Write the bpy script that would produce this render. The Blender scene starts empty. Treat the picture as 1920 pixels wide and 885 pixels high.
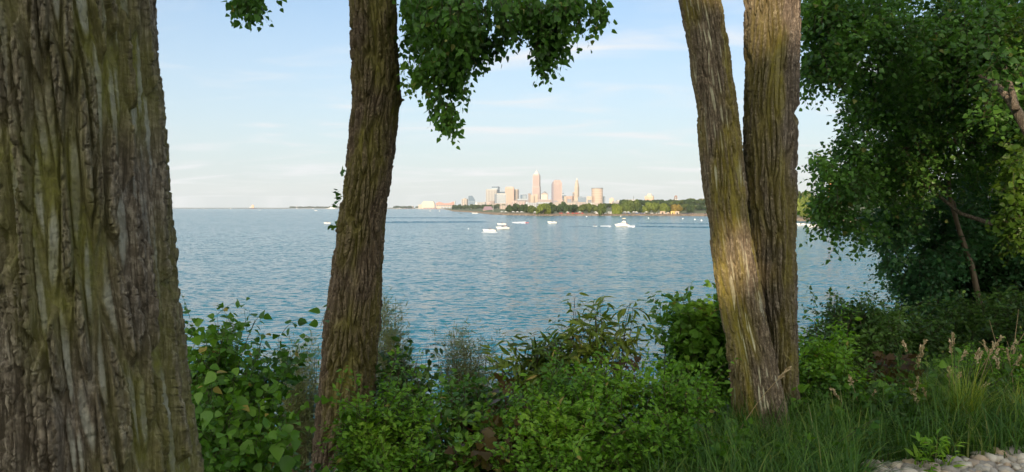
import bpy, bmesh, math, random
import numpy as np
from mathutils import Vector, Matrix
random.seed(7)
RNG = np.random.default_rng(11)
scene = bpy.context.scene
COL = scene.collection
F = 1493.0; CAMZ = 12.0; CX = 960.0; CY = 442.5
TILT = math.atan((CY - 388.5) / F)
cam_d = bpy.data.cameras.new('camera'); cam = bpy.data.objects.new('camera', cam_d); COL.objects.link(cam)
cam.location = (0, 0, CAMZ); cam.rotation_euler = (math.pi/2 - TILT, 0, 0)
cam_d.sensor_width = 36; cam_d.lens = 36*F/1920; cam_d.clip_start = 0.05; cam_d.clip_end = 40000
cam_d.dof.use_dof = True; cam_d.dof.focus_distance = 9.0; cam_d.dof.aperture_fstop = 9.0
scene.camera = cam
CT, ST = math.cos(TILT), math.sin(TILT)

def ray(px, py):
    """direction for photo pixel, y component 1"""
    px = np.asarray(px, float); py = np.asarray(py, float)
    X = (px-CX)/F; U = -(py-CY)/F
    y = CT + U*ST; z = -ST + U*CT
    return X/y, z/y
def P(px, py, Y):
    x, z = ray(px, py)
    return Vector((float(x*Y), float(Y), float(CAMZ+z*Y)))
def on_z(px, py, z=0.0):
    x, k = ray(px, py); Y = (z-CAMZ)/k
    return Vector((float(x*Y), float(Y), z))
def zat(py, Y): return float(CAMZ + ray(CX, py)[1]*Y)
def xat(px, Y, py=390): return float(ray(px, py)[0]*Y)

# ------------------------------------------------------------ objects
def tag(o, label=None, cat=None, group=None, kind=None):
    if label: o['label'] = label
    if cat: o['category'] = cat
    if group: o['group'] = group
    if kind: o['kind'] = kind
    return o
def empty(name, loc=(0,0,0), label=None, cat=None, group=None, rz=0):
    o = bpy.data.objects.new(name, None); COL.objects.link(o)
    o.location = loc; o.rotation_euler = (0, 0, rz); o.empty_display_size = 0.2
    return tag(o, label, cat, group)
def link(name, me, mat=None, parent=None, world=True):
    """link mesh whose vertices are in world coordinates (world=True) or local to parent"""
    if mat is not None and not me.materials: me.materials.append(mat)
    o = bpy.data.objects.new(name, me); COL.objects.link(o)
    if parent is not None:
        o.parent = parent
        if world: o.matrix_parent_inverse = (Matrix.Translation(parent.location) @ parent.rotation_euler.to_matrix().to_4x4()).inverted()
    return o
def np_mesh(name, V, faces=None, quads=None, tris=None, attrs=None, smooth=False):
    """fast mesh from numpy quads / tris"""
    me = bpy.data.meshes.new(name)
    V = np.asarray(V, np.float32)
    me.vertices.add(len(V)); me.vertices.foreach_set('co', V.ravel())
    loops = []; starts = []; n = 0
    if quads is not None and len(quads):
        q = np.asarray(quads, np.int32); loops.append(q.ravel()); starts.append(n+np.arange(len(q))*4); n += q.size
    if tris is not None and len(tris):
        t = np.asarray(tris, np.int32); loops.append(t.ravel()); starts.append(n+np.arange(len(t))*3); n += t.size
    L = np.concatenate(loops); S = np.concatenate(starts)
    me.loops.add(len(L)); me.loops.foreach_set('vertex_index', L)
    me.polygons.add(len(S)); me.polygons.foreach_set('loop_start', S.astype(np.int32))
    if smooth: me.polygons.foreach_set('use_smooth', np.ones(len(S), bool))
    me.update(calc_edges=True)
    for k, a in (attrs or {}).items():
        at = me.attributes.new(k, 'FLOAT', 'POINT'); at.data.foreach_set('value', np.asarray(a, np.float32))
    me.validate()
    return me
class MB:
    """collects simple solids into one mesh"""
    def __init__(s): s.V = []; s.Fc = []
    def add(s, vs, fs):
        b = len(s.V); s.V += [tuple(v) for v in vs]; s.Fc += [tuple(b+i for i in f) for f in fs]; return s
    def box(s, x0, x1, y0, y1, z0, z1, rot=0, c=None, top=1.0):
        cx, cy = (x0+x1)/2, (y0+y1)/2; vs = []
        for z, k in ((z0, 1), (z1, top)):
            for x, y in ((x0,y0),(x1,y0),(x1,y1),(x0,y1)):
                vs.append((cx+(x-cx)*k, cy+(y-cy)*k, z))
        if rot:
            c0 = c or (cx, cy); ca, sa = math.cos(rot), math.sin(rot)
            vs = [(c0[0]+(x-c0[0])*ca-(y-c0[1])*sa, c0[1]+(x-c0[0])*sa+(y-c0[1])*ca, z) for x, y, z in vs]
        return s.add(vs, [(0,3,2,1),(4,5,6,7),(0,1,5,4),(1,2,6,5),(2,3,7,6),(3,0,4,7)])
    def cyl(s, x, y, z0, z1, r0, r1=None, n=12, caps=True):
        r1 = r0 if r1 is None else r1; vs = []
        for z, r in ((z0, r0), (z1, r1)):
            for i in range(n):
                a = 2*math.pi*i/n; vs.append((x+r*math.cos(a), y+r*math.sin(a), z))
        fs = [(i, (i+1) % n, n+(i+1) % n, n+i) for i in range(n)]
        if caps: fs += [tuple(reversed(range(n))), tuple(range(n, 2*n))]
        return s.add(vs, fs)
    def tube(s, pts, rad, n=6):
        pts = [Vector(p) for p in pts]; rings = []
        up = Vector((0.13, 0.31, 0.94))
        for i, p in enumerate(pts):
            d = (pts[min(i+1, len(pts)-1)] - pts[max(i-1, 0)]).normalized()
            a = d.cross(up)
            if a.length < 1e-3: a = d.cross(Vector((1, 0, 0)))
            a.normalize(); b = d.cross(a); r = rad[i] if hasattr(rad, '__len__') else rad
            rings.append([p + (a*math.cos(2*math.pi*k/n) + b*math.sin(2*math.pi*k/n))*r for k in range(n)])
        vs = [v for r in rings for v in r]; fs = []
        for i in range(len(pts)-1):
            for k in range(n):
                k2 = (k+1) % n; fs.append((i*n+k, i*n+k2, (i+1)*n+k2, (i+1)*n+k))
        fs += [tuple(reversed(range(n))), tuple((len(pts)-1)*n+k for k in range(n))]
        return s.add(vs, fs)
    def loft(s, rings, cap=True):
        n = len(rings[0]); vs = [v for r in rings for v in r]; fs = []
        for i in range(len(rings)-1):
            for k in range(n):
                k2 = (k+1) % n; fs.append((i*n+k, i*n+k2, (i+1)*n+k2, (i+1)*n+k))
        if cap: fs += [tuple(reversed(range(n))), tuple((len(rings)-1)*n+k for k in range(n))]
        return s.add(vs, fs)
    def prism(s, prof, y0, y1):
        """profile in xz extruded along y"""
        return s.loft([[(x, y0, z) for x, z in prof], [(x, y1, z) for x, z in prof]])
    def mesh(s, name, smooth=False):
        me = bpy.data.meshes.new(name); me.from_pydata(s.V, [], s.Fc); me.update()
        if smooth: me.polygons.foreach_set('use_smooth', np.ones(len(me.polygons), bool))
        return me
    def build(s, name, mat, parent=None, smooth=False, world=True):
        return link(name, s.mesh(name, smooth), mat, parent, world)
def children(o): return list(o.children)
def copy_tree(o, parent=None):
    c = o.copy(); COL.objects.link(c)
    if parent is not None: c.parent = parent
    for ch in list(o.children): copy_tree(ch, c)
    return c

# ------------------------------------------------------------ numpy noise
_perm = np.random.default_rng(5).permutation(512)
def _h2(ix, iy, seed): return _perm[(_perm[(ix + seed*17) & 511] + iy) & 511]
def perlin2(u, v, pu=None, seed=0):
    iu = np.floor(u).astype(int); iv = np.floor(v).astype(int); fu = u-iu; fv = v-iv
    def g(a, b, x, y):
        aa = a % pu if pu else a
        th = _h2(aa, b, seed)*(2*np.pi/512)
        return np.cos(th)*x+np.sin(th)*y
    su = fu*fu*fu*(fu*(fu*6-15)+10); sv = fv*fv*fv*(fv*(fv*6-15)+10)
    n0 = g(iu, iv, fu, fv)*(1-su)+g(iu+1, iv, fu-1, fv)*su
    n1 = g(iu, iv+1, fu, fv-1)*(1-su)+g(iu+1, iv+1, fu-1, fv-1)*su
    return (n0*(1-sv)+n1*sv)*1.5
def sstep(a, b, x):
    t = np.clip((x-a)/(b-a), 0, 1); return t*t*(3-2*t)

# ------------------------------------------------------------ materials
def new_mat(name):
    m = bpy.data.materials.new(name); m.use_nodes = True
    nt = m.node_tree; nt.nodes.clear(); return m, nt, nt.nodes, nt.links
def N(nt, t, **kw):
    n = nt.nodes.new(t)
    for k, v in kw.items():
        if k in ('inputs',):
            for a, b in v.items(): n.inputs[a].default_value = b
        else: setattr(n, k, v)
    return n
def rgba(c): return (c[0], c[1], c[2], 1)
_mc = {}
def plain(name, col, rough=0.7, var=0.15, scale=0.5, metal=0.0, spec=0.4):
    key = (name,)
    if key in _mc: return _mc[key]
    m, nt, nd, lk = new_mat(name)
    out = N(nt, 'ShaderNodeOutputMaterial'); b = N(nt, 'ShaderNodeBsdfPrincipled')
    tc = N(nt, 'ShaderNodeTexCoord'); no = N(nt, 'ShaderNodeTexNoise', inputs={'Scale': scale, 'Detail': 4.0})
    lk.new(tc.outputs['Object'], no.inputs['Vector'])
    mx = N(nt, 'ShaderNodeMix', data_type='RGBA')
    mx.inputs['A'].default_value = rgba([c*(1-var) for c in col]); mx.inputs['B'].default_value = rgba([min(1, c*(1+var)) for c in col])
    lk.new(no.outputs['Fac'], mx.inputs['Factor']); lk.new(mx.outputs['Result'], b.inputs['Base Color'])
    b.inputs['Roughness'].default_value = rough; b.inputs['Metallic'].default_value = metal
    b.inputs['Specular IOR Level'].default_value = spec
    lk.new(b.outputs[0], out.inputs[0]); _mc[key] = m
    return m
def leaf_mat(name, cols, transl=0.35, rough=0.45, spec=0.35):
    """cols: list of rgb stops along the per-leaf random value"""
    m, nt, nd, lk = new_mat(name)
    out = N(nt, 'ShaderNodeOutputMaterial'); b = N(nt, 'ShaderNodeBsdfPrincipled'); tr = N(nt, 'ShaderNodeBsdfTranslucent')
    at = N(nt, 'ShaderNodeAttribute', attribute_name='rnd'); rp = N(nt, 'ShaderNodeValToRGB')
    el = rp.color_ramp.elements
    while len(el) < len(cols): el.new(0.5)
    for i, c in enumerate(cols): el[i].position = i/(len(cols)-1); el[i].color = rgba(c)
    lk.new(at.outputs['Fac'], rp.inputs[0])
    lk.new(rp.outputs[0], b.inputs['Base Color'])
    br = N(nt, 'ShaderNodeMix', data_type='RGBA', blend_type='MULTIPLY'); br.inputs['Factor'].default_value = 1
    br.inputs['B'].default_value = (1.5, 1.45, 0.6, 1)
    lk.new(rp.outputs[0], br.inputs['A']); lk.new(br.outputs['Result'], tr.inputs['Color'])
    b.inputs['Roughness'].default_value = rough; b.inputs['Specular IOR Level'].default_value = spec
    ms = N(nt, 'ShaderNodeMixShader'); ms.inputs[0].default_value = transl
    lk.new(b.outputs[0], ms.inputs[1]); lk.new(tr.outputs[0], ms.inputs[2]); lk.new(ms.outputs[0], out.inputs[0])
    return m
# ------------------------------------------------------------ light, sky, air
SUN_EL, SUN_AZ = math.radians(15), math.radians(192)
SUND = Vector((math.sin(SUN_AZ)*math.cos(SUN_EL), math.cos(SUN_AZ)*math.cos(SUN_EL), math.sin(SUN_EL)))
sl = bpy.data.lights.new('sun', 'SUN'); sl.energy = 3.5; sl.angle = math.radians(0.5); sl.color = (1.0, 0.78, 0.56)
so = bpy.data.objects.new('sun', sl); COL.objects.link(so); so.rotation_euler = SUND.to_track_quat('Z', 'Y').to_euler(); so.location = (0, 0, 60)
w = bpy.data.worlds.new('World'); scene.world = w; w.use_nodes = True
nt = w.node_tree; nt.nodes.clear(); lk = nt.links
wo = N(nt, 'ShaderNodeOutputWorld'); bg = N(nt, 'ShaderNodeBackground'); bg.inputs[1].default_value = 0.15
sky = N(nt, 'ShaderNodeTexSky'); sky.sky_type = 'NISHITA'; sky.sun_disc = False
sky.sun_elevation = SUN_EL; sky.sun_rotation = SUN_AZ; sky.air_density = 1.0; sky.dust_density = 1.2; sky.ozone_density = 1.0; sky.altitude = 100
tc = N(nt, 'ShaderNodeTexCoord'); sx = N(nt, 'ShaderNodeSeparateXYZ'); lk.new(tc.outputs['Generated'], sx.inputs[0])
# keep the part of the sky under the horizon like the horizon itself
mxz = N(nt, 'ShaderNodeMath', operation='MAXIMUM'); mxz.inputs[1].default_value = 0.012; lk.new(sx.outputs[2], mxz.inputs[0])
cb = N(nt, 'ShaderNodeCombineXYZ'); lk.new(sx.outputs[0], cb.inputs[0]); lk.new(sx.outputs[1], cb.inputs[1]); lk.new(mxz.outputs[0], cb.inputs[2])
lk.new(cb.outputs[0], sky.inputs[0])
# thin cirrus: noise on a plane high above
dv = N(nt, 'ShaderNodeVectorMath', operation='DIVIDE')
cz = N(nt, 'ShaderNodeMath', operation='ADD'); cz.inputs[1].default_value = 0.10; lk.new(mxz.outputs[0], cz.inputs[0])
c3 = N(nt, 'ShaderNodeCombineXYZ'); [lk.new(cz.outputs[0], c3.inputs[i]) for i in range(3)]
lk.new(cb.outputs[0], dv.inputs[0]); lk.new(c3.outputs[0], dv.inputs[1])
mp = N(nt, 'ShaderNodeMapping'); mp.inputs['Scale'].default_value = (0.9, 1.7, 0.0); mp.inputs['Location'].default_value = (CLX, CLY, 0) if 'CLX' in globals() else (3.1, 1.7, 0)
mp.inputs['Rotation'].default_value = (0, 0, math.radians(-24))
lk.new(dv.outputs[0], mp.inputs[0])
n1 = N(nt, 'ShaderNodeTexNoise', inputs={'Scale': 1.0, 'Detail': 7.0, 'Roughness': 0.52, 'Distortion': 0.7}); lk.new(mp.outputs[0], n1.inputs['Vector'])
r1 = N(nt, 'ShaderNodeMapRange'); r1.inputs[1].default_value = 0.47; r1.inputs[2].default_value = 0.78; lk.new(n1.outputs['Fac'], r1.inputs[0])
r1.interpolation_type = 'SMOOTHSTEP'
mc = N(nt, 'ShaderNodeMix', data_type='RGBA'); lk.new(r1.outputs[0], mc.inputs['Factor'])
# haze whitening of low sky
r2 = N(nt, 'ShaderNodeMapRange'); r2.inputs[1].default_value = 0.0; r2.inputs[2].default_value = 0.34; r2.inputs[3].default_value = 0.86; r2.inputs[4].default_value = 0.06
lk.new(mxz.outputs[0], r2.inputs[0])
tint = N(nt, 'ShaderNodeMix', data_type='RGBA', blend_type='MULTIPLY'); tint.inputs['Factor'].default_value = 1
tint.inputs['B'].default_value = (0.53, 0.68, 0.82, 1)
lk.new(sky.outputs[0], tint.inputs['A'])
hz = N(nt, 'ShaderNodeMix', data_type='RGBA'); lk.new(r2.outputs[0], hz.inputs['Factor']); lk.new(tint.outputs['Result'], hz.inputs['A'])
hz.inputs['B'].default_value = (3.26, 3.50, 3.66, 1)
lk.new(hz.outputs['Result'], mc.inputs['A']); mc.inputs['B'].default_value = (4.0, 4.08, 4.2, 1)
# brighter, warmer sky round the low sun
dt = N(nt, 'ShaderNodeVectorMath', operation='DOT_PRODUCT'); lk.new(tc.outputs['Generated'], dt.inputs[0]); dt.inputs[1].default_value = SUND[:]
gl = N(nt, 'ShaderNodeMapRange'); gl.inputs[1].default_value = 0.05; gl.inputs[2].default_value = 1.0; lk.new(dt.outputs['Value'], gl.inputs[0]); gl.interpolation_type = 'SMOOTHSTEP'
ga = N(nt, 'ShaderNodeMix', data_type='RGBA', blend_type='ADD'); lk.new(gl.outputs[0], ga.inputs['Factor']); lk.new(mc.outputs['Result'], ga.inputs['A']); ga.inputs['B'].default_value = (7.4, 6.5, 4.7, 1)
lk.new(ga.outputs['Result'], bg.inputs[0]); lk.new(bg.outputs[0], wo.inputs[0])
vs = scene.view_settings; vs.view_transform = 'Standard'; vs.look = 'None'; vs.gamma = 1; vs.use_curve_mapping = False; vs.exposure = 0.60
scene.cycles.max_bounces = 8; scene.cycles.diffuse_bounces = 4; scene.cycles.glossy_bounces = 3; scene.cycles.transmission_bounces = 4
scene.cycles.volume_bounces = 1; scene.cycles.use_denoising = True; scene.cycles.use_adaptive_sampling = True
# the air
hm, nt, nd, lk = new_mat('air')
o_ = N(nt, 'ShaderNodeOutputMaterial'); pv = N(nt, 'ShaderNodeVolumePrincipled')
pv.inputs['Color'].default_value = (0.93, 0.96, 1.0, 1); pv.inputs['Density'].default_value = 4.2e-5; pv.inputs['Anisotropy'].default_value = 0.0
lk.new(pv.outputs[0], o_.inputs['Volume'])
hb = MB().box(-9500, 9500, -300, 13500, -2.0, 345).build('haze', hm); tag(hb, kind='stuff', label='thin pale summer haze over the lake and city')

WAVE_A, WAVE_B = 2.2, 0.45
# ------------------------------------------------------------ water
m, nt, nd, lk = new_mat('lake_water')
o_ = N(nt, 'ShaderNodeOutputMaterial'); b = N(nt, 'ShaderNodeBsdfPrincipled')
b.inputs['Base Color'].default_value = (0.005, 0.118, 0.165, 1); b.inputs['Roughness'].default_value = 0.13; b.inputs['IOR'].default_value = 1.333
tc = N(nt, 'ShaderNodeTexCoord')
def wave(sx_, sy_, rot, det, rough, dist):
    mp = N(nt, 'ShaderNodeMapping'); mp.inputs['Scale'].default_value = (sx_, sy_, 1); mp.inputs['Rotation'].default_value = (0, 0, rot)
    lk.new(tc.outputs['Object'], mp.inputs[0])
    n = N(nt, 'ShaderNodeTexNoise', inputs={'Scale': 1.0, 'Detail': det, 'Roughness': rough, 'Distortion': dist}); lk.new(mp.outputs[0], n.inputs['Vector']); return n
wa = wave(0.80, 1.85, math.radians(8), 4, 0.60, 0.25)
wb = wave(0.14, 0.34, math.radians(-6), 2, 0.5, 0.4)
wc = wave(0.0016, 0.0075, math.radians(3), 3, 0.55, 0.3)     # wind patches
st = N(nt, 'ShaderNodeMapRange'); st.inputs[1].default_value = 0.38; st.inputs[2].default_value = 0.62; st.inputs[3].default_value = 0.85; st.inputs[4].default_value = 1.25
lk.new(wc.outputs['Fac'], st.inputs[0])
def vm(op, a_, b_):
    x = N(nt, 'ShaderNodeVectorMath', operation=op)
    for i, v in enumerate((a_, b_)):
        if isinstance(v, tuple): x.inputs[i].default_value = v
        else: lk.new(v, x.inputs[i])
    return x
sa = vm('MULTIPLY', vm('SUBTRACT', wa.outputs['Color'], (.5, .5, .5)).outputs[0], (WAVE_A*.7, WAVE_A, 0)); sb_ = vm('MULTIPLY', vm('SUBTRACT', wb.outputs['Color'], (.5, .5, .5)).outputs[0], (WAVE_B*.6, WAVE_B, 0))
su = vm('ADD', sa.outputs[0], sb_.outputs[0]); sm = N(nt, 'ShaderNodeVectorMath', operation='SCALE'); lk.new(su.outputs[0], sm.inputs[0]); lk.new(st.outputs[0], sm.inputs['Scale'])
nr = vm('NORMALIZE', vm('ADD', sm.outputs[0], (0, 0, 1)).outputs[0], (0, 0, 0)); lk.new(nr.outputs[0], b.inputs['Normal'])
lk.new(b.outputs[0], o_.inputs[0]); WATER = m
xs = np.array([-9400, 9400.]); ys = np.array([8, 13400.])
me = np_mesh('water', [(-9400, 8, 0), (9400, 8, 0), (9400, 13400, 0), (-9400, 13400, 0)], quads=[(0, 1, 2, 3)])
water = link('water', me, WATER); tag(water, kind='structure', label='blue rippled lake water')
# ------------------------------------------------------------ far shore
SHORE = [(300,8200),(560,7000),(740,6300),(786,5900),(836,5500),(842,2600),(852,2240),(880,1880),(905,1500),(925,1290),(960,1190),(1020,1110),
         (1100,1120),(1180,1130),(1260,1110),(1325,1060),(1420,850),(1500,700),(1650,600),(2100,450),(3300,330)]
spx = np.array([s[0] for s in SHORE], float); sY = np.array([s[1] for s in SHORE], float)
def shoreY(px): return float(np.interp(px, spx, sY))
def hillz(px): return float(np.interp(px, [300,830,860,1000,1120,1180,1350,3300], [3,4,6,7,9,14,17,20]))
offs = [(-6,-0.9),(0,0.25),(4,1.3),(14,2.0),(60,2.5),(150,3.5),(330,None),(900,None),(6500,None)]
pxs = np.linspace(300, 3300, 301); V = []; sand = []
rr = np.random.default_rng(3)
for px in pxs:
    y0 = shoreY(px) + rr.normal()*4
    for d, z in offs:
        Y = y0+d; h = hillz(px); zz = h*(0.9+0.1*math.sin(px*0.07)) if z is None else min(z, h)
        V.append((float(ray(px, 390)[0])*Y, min(Y, 13300), zz)); sand.append(1.0 if d <= 60 else 0.0)
no = len(offs); Q = [(i*no+j, (i+1)*no+j, (i+1)*no+j+1, i*no+j+1) for i in range(len(pxs)-1) for j in range(no-1)]
m, nt, nd, lk = new_mat('far_land'); o_ = N(nt, 'ShaderNodeOutputMaterial'); b = N(nt, 'ShaderNodeBsdfPrincipled'); b.inputs['Roughness'].default_value = 0.95
at = N(nt, 'ShaderNodeAttribute', attribute_name='sand'); no1 = N(nt, 'ShaderNodeTexNoise', inputs={'Scale': 0.12, 'Detail': 5.0}); tc = N(nt, 'ShaderNodeTexCoord'); lk.new(tc.outputs['Object'], no1.inputs['Vector'])
r_a = N(nt, 'ShaderNodeValToRGB'); e = r_a.color_ramp.elements; e[0].position = .35; e[0].color = (0.07, 0.06, 0.04, 1); e[1].position = .62; e[1].color = (0.36, 0.26, 0.165, 1)
r_b = N(nt, 'ShaderNodeValToRGB'); e = r_b.color_ramp.elements; e[0].position = .35; e[0].color = (0.05, 0.09, 0.03, 1); e[1].position = .65; e[1].color = (0.12, 0.13, 0.05, 1)
lk.new(no1.outputs['Fac'], r_a.inputs[0]); lk.new(no1.outputs['Fac'], r_b.inputs[0])
mx = N(nt, 'ShaderNodeMix', data_type='RGBA'); lk.new(at.outputs['Fac'], mx.inputs['Factor']); lk.new(r_b.outputs[0], mx.inputs['A']); lk.new(r_a.outputs[0], mx.inputs['B'])
lk.new(mx.outputs['Result'], b.inputs['Base Color']); lk.new(b.outputs[0], o_.inputs[0]); FARLAND = m
land = link('far_terrain', np_mesh('far_terrain', V, quads=Q, attrs={'sand': sand}), FARLAND); tag(land, kind='structure', label='low far shore with sandy rocky edge and green park')
# shoreline boulders
def rock_mesh(name, pts, sizes, mat, kind, label, sub=1, seed=1, flat=0.7):
    r = np.random.default_rng(seed); bmx = bmesh.new(); bmesh.ops.create_icosphere(bmx, subdivisions=sub, radius=1)
    bv = np.array([v.co[:] for v in bmx.verts]); bf = np.array([[v.index for v in f.verts] for f in bmx.faces]); bmx.free()
    n = len(pts); nv = len(bv); Vv = np.zeros((n, nv, 3)); rn = np.zeros((n, nv))
    for i in range(n):
        A = r.normal(size=(3, 3)); q, _ = np.linalg.qr(A)
        v = bv*(1+0.16*r.normal(size=(nv, 1)))*np.array([1, 0.75+0.3*r.random(), 0.6+0.3*r.random()])
        # cut a few flat faces
        for k in range(4):
            nn = r.normal(size=3); nn /= np.linalg.norm(nn); dd = v@nn; v = v - np.outer(np.clip(dd-0.55, 0, 9), nn)
        Vv[i] = (v@q.T)*np.array([1, 1, flat])*sizes[i] + pts[i]; rn[i] = r.random()
    Ff = (bf[None]+np.arange(n)[:, None, None]*nv).reshape(-1, 3)
    o = link(name, np_mesh(name, Vv.reshape(-1, 3), tris=Ff, attrs={'rnd': rn.ravel()}, smooth=(sub > 1)), mat); tag(o, kind=kind, label=label); return o
ROCKM = leaf_mat('shore_rock', [(0.09,0.07,0.05),(0.22,0.165,0.11),(0.34,0.27,0.19),(0.14,0.10,0.07)], transl=0.0, rough=0.9, spec=0.2)
pp = []; sz = []
for i in range(2600):
    px = rr.uniform(845, 1730); y = shoreY(px)+rr.uniform(-3, 6); s = rr.uniform(0.5, 1.3)*(1 if px < 1190 or px > 1440 else 0.5)
    pp.append((float(ray(px, 390)[0])*y, y, 0.3+rr.uniform(0, 1.0)*(y-shoreY(px)+3)/9)); sz.append(s)
rock_mesh('shore_rocks', pp, sz, ROCKM, 'stuff', 'brown boulders heaped along the far waterline', seed=4)

# ------------------------------------------------------------ far trees
CROWN = {}
def crown_mesh(shape, seed):
    r = np.random.default_rng(seed); lob = []
    # unit box: x,y in -1..1 (half width 1), z 0..1 (height)
    nl = {'round': 13, 'willow': 16, 'tall': 11}[shape]
    for i in range(nl):
        a = r.uniform(0, 2*math.pi); q = r.uniform(0.15, 0.68)**0.8
        if shape == 'willow': z = 0.30+0.52*(1-q*q)*r.uniform(0.6, 1.05); rad = r.uniform(0.28, 0.42)
        elif shape == 'tall': q *= 0.7; z = r.uniform(0.25, 0.85); rad = r.uniform(0.25, 0.4)*(1.1-0.5*z)
        else: z = 0.34+0.45*math.sqrt(max(0, 1-q*q*1.3))*r.uniform(0.5, 1.1); rad = r.uniform(0.26, 0.42)
        lob.append((q*math.cos(a), q*math.sin(a), z, rad))
    V = []; T = []; A = []
    for k, (x, y, z, rad) in enumerate(lob):
        n = 230; d = r.normal(size=(n, 3)); d /= np.linalg.norm(d, axis=1)[:, None]
        p = np.array([x, y, z]) + d*rad*np.array([1, 1, 0.5])*(0.72+0.36*r.random((n, 1)))
        if shape == 'willow': p[:, 2] -= np.clip(np.hypot(p[:, 0], p[:, 1])-0.45, 0, 1)*r.random(n)*0.75
        p[:, 2] = np.clip(p[:, 2], 0.03, 1.05)
        for i in range(n):
            s = 0.055+0.05*r.random(); u = np.cross(d[i]+0.5*r.normal(size=3), r.normal(size=3)); u /= np.linalg.norm(u)+1e-6
            v = np.cross(d[i]+0.4*r.normal(size=3), u); v /= np.linalg.norm(v)+1e-6; vz = 1.7 if shape == 'willow' else 1.0
            b = len(V); sc_ = np.array([1, 1, 0.55*vz])
            V += [p[i]+(-u*s)*sc_, p[i]+(v*s*0.8)*sc_, p[i]+(u*s)*sc_, p[i]-(v*s*0.8)*sc_]; T.append((b, b+1, b+2, b+3))
            A += [np.clip(0.5+0.3*(r.random()-0.5)+0.25*math.sin(k*2.1), 0, 1)]*4
    V = np.array(V); top = np.percentile(V[:, 2], 99.0); lo = np.percentile(V[:, 2], 1.0); base = 0.10 if shape != 'willow' else 0.03
    V[:, 2] = base+(V[:, 2]-lo)/(top-lo)*(1.0-base); wd = np.percentile(np.abs(V[:, :2]), 97); V[:, :2] /= wd
    return np_mesh('crown', V, quads=T, attrs={'rnd': A})
FT = {'willow': [(0.07,0.11,0.02),(0.15,0.20,0.035),(0.23,0.27,0.05)], 'mid': [(0.04,0.07,0.02),(0.09,0.13,0.03),(0.15,0.18,0.045)],
      'dark': [(0.02,0.042,0.018),(0.045,0.08,0.028),(0.075,0.115,0.035)], 'olive': [(0.14,0.12,0.03),(0.27,0.21,0.05),(0.34,0.26,0.07)]}
FTM = {k: leaf_mat('foliage_'+k, v, transl=0.25, rough=0.7, spec=0.15) for k, v in FT.items()}
BARKF = plain('far_bark', (0.14, 0.11, 0.085), 0.9)
def far_tree(px, wpx, ytop, Y, col, label, shape='round', group=None, z0=None, seed=None, cat='tree'):
    key = (shape, col, seed if seed is not None else int(px) % 4)
    if key not in CROWN:
        cm = crown_mesh(shape, 40+key[2]+7*len(shape)); cm.materials.append(FTM[col]); tb = MB()
        tb.tube([(0,0,-0.02),(0.015,0,0.15),(0.0,0.02,0.36),(0.03,0,0.6)], [0.05,0.036,0.03,0.015], 6)
        for a in range(4): tb.tube([(0,0,0.25+0.04*a),(0.2*math.cos(a*1.7),0.2*math.sin(a*1.7),0.42+0.04*a),(0.42*math.cos(a*1.7),0.42*math.sin(a*1.7),0.6)], [0.026,0.018,0.008], 5)
        CROWN[key] = (cm, tb.mesh('trunk')); CROWN[key][1].materials.append(BARKF)
    off = Y-shoreY(px); zb = z0 if z0 is not None else float(np.interp(off, [-6,0,4,14,60,150,330], [0,0.2,1.2,1.9,2.4,3.3,hillz(px)*0.85]))
    H = max(4, zat(ytop, Y)-zb); Wd = wpx/F*Y/2
    o = empty('tree', (xat(px, Y), Y, zb), label, cat, group, rz=rr.uniform(0, 6.28))
    for nm, me in (('crown', CROWN[key][0]), ('trunk', CROWN[key][1])):
        c = link(nm, me, None, o, False); c.scale = (Wd, Wd, H)
    return o
far_tree(1019, 24, 382.5, 1135, 'willow', 'bright yellow-green willow at the rocky waterline below the tall pyramid-topped tower', 'willow')
far_tree(1034, 17, 381, 1175, 'dark', 'dark green tree hard against the right side of the bright waterside willow')
far_tree(1130, 17, 382.5, 1125, 'mid', 'lone rounded green tree at the waterline below the cylindrical tower', 'round')
far_tree(1155, 19, 382.5, 1150, 'willow', 'small yellow-green willow between the lone waterline tree and a larger soft green tree', 'willow')
far_tree(1177, 24, 376, 1210, 'mid', 'large soft green tree left of the mast on the hill', 'willow', 'large soft green trees by the beach')
far_tree(1192, 20, 376.5, 1240, 'mid', 'large soft green tree directly below the thin mast on the hill', 'willow')
far_tree(1204, 13, 387, 1190, 'dark', 'low dark tree beside the broad yellow-green tree at the beach')
far_tree(1223, 29, 380.3, 1185, 'willow', 'broad yellow-green tree below the cream block on the hill', 'round')
far_tree(1246, 19, 382, 1180, 'willow', 'second yellow-green tree, narrower, above the beach huts', 'round')
far_tree(1259, 10, 388, 1200, 'dark', 'small dark tree above the yellow beach hut')
far_tree(1270, 22, 384, 1195, 'olive', 'olive-orange tree behind the beach huts', 'round')
far_tree(1503, 30, 371, 760, 'willow', 'yellow-green tree behind the docked boats beside the twin trunk', 'round')
far_tree(1502, 44, 359, 900, 'mid', 'tall green tree on the shore showing above the yellow-green one', 'round')
far_tree(1540, 44, 372, 780, 'mid', 'round green shore tree half hidden by the overhanging leaves', 'round')
for px, wpx, yt, Y, lab in [(956,15,385,1260,'first dark tree of the shore group near the cream lakeside hall'),(969,17,382.5,1300,'tallest dark tree in the shore group of three'),(982,15,383.5,1270,'third dark tree of the shore group, nearest the reddish bush')]:
    far_tree(px, wpx, yt, Y, 'dark', lab)
far_tree(998, 18, 386, 1200, 'mid', 'dull green tree beside the willow at the waterline', 'round')
for px, wpx, yt, Y in [(1052,16,383.5,1260),(1057,12,379,1330),(1067,17,384.5,1250),(1079,16,384,1280)]:
    far_tree(px, wpx, yt, Y, 'dark', 'dark green park tree on the far shore under the spired tower', 'round', 'dark park trees under the spired tower')
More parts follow.
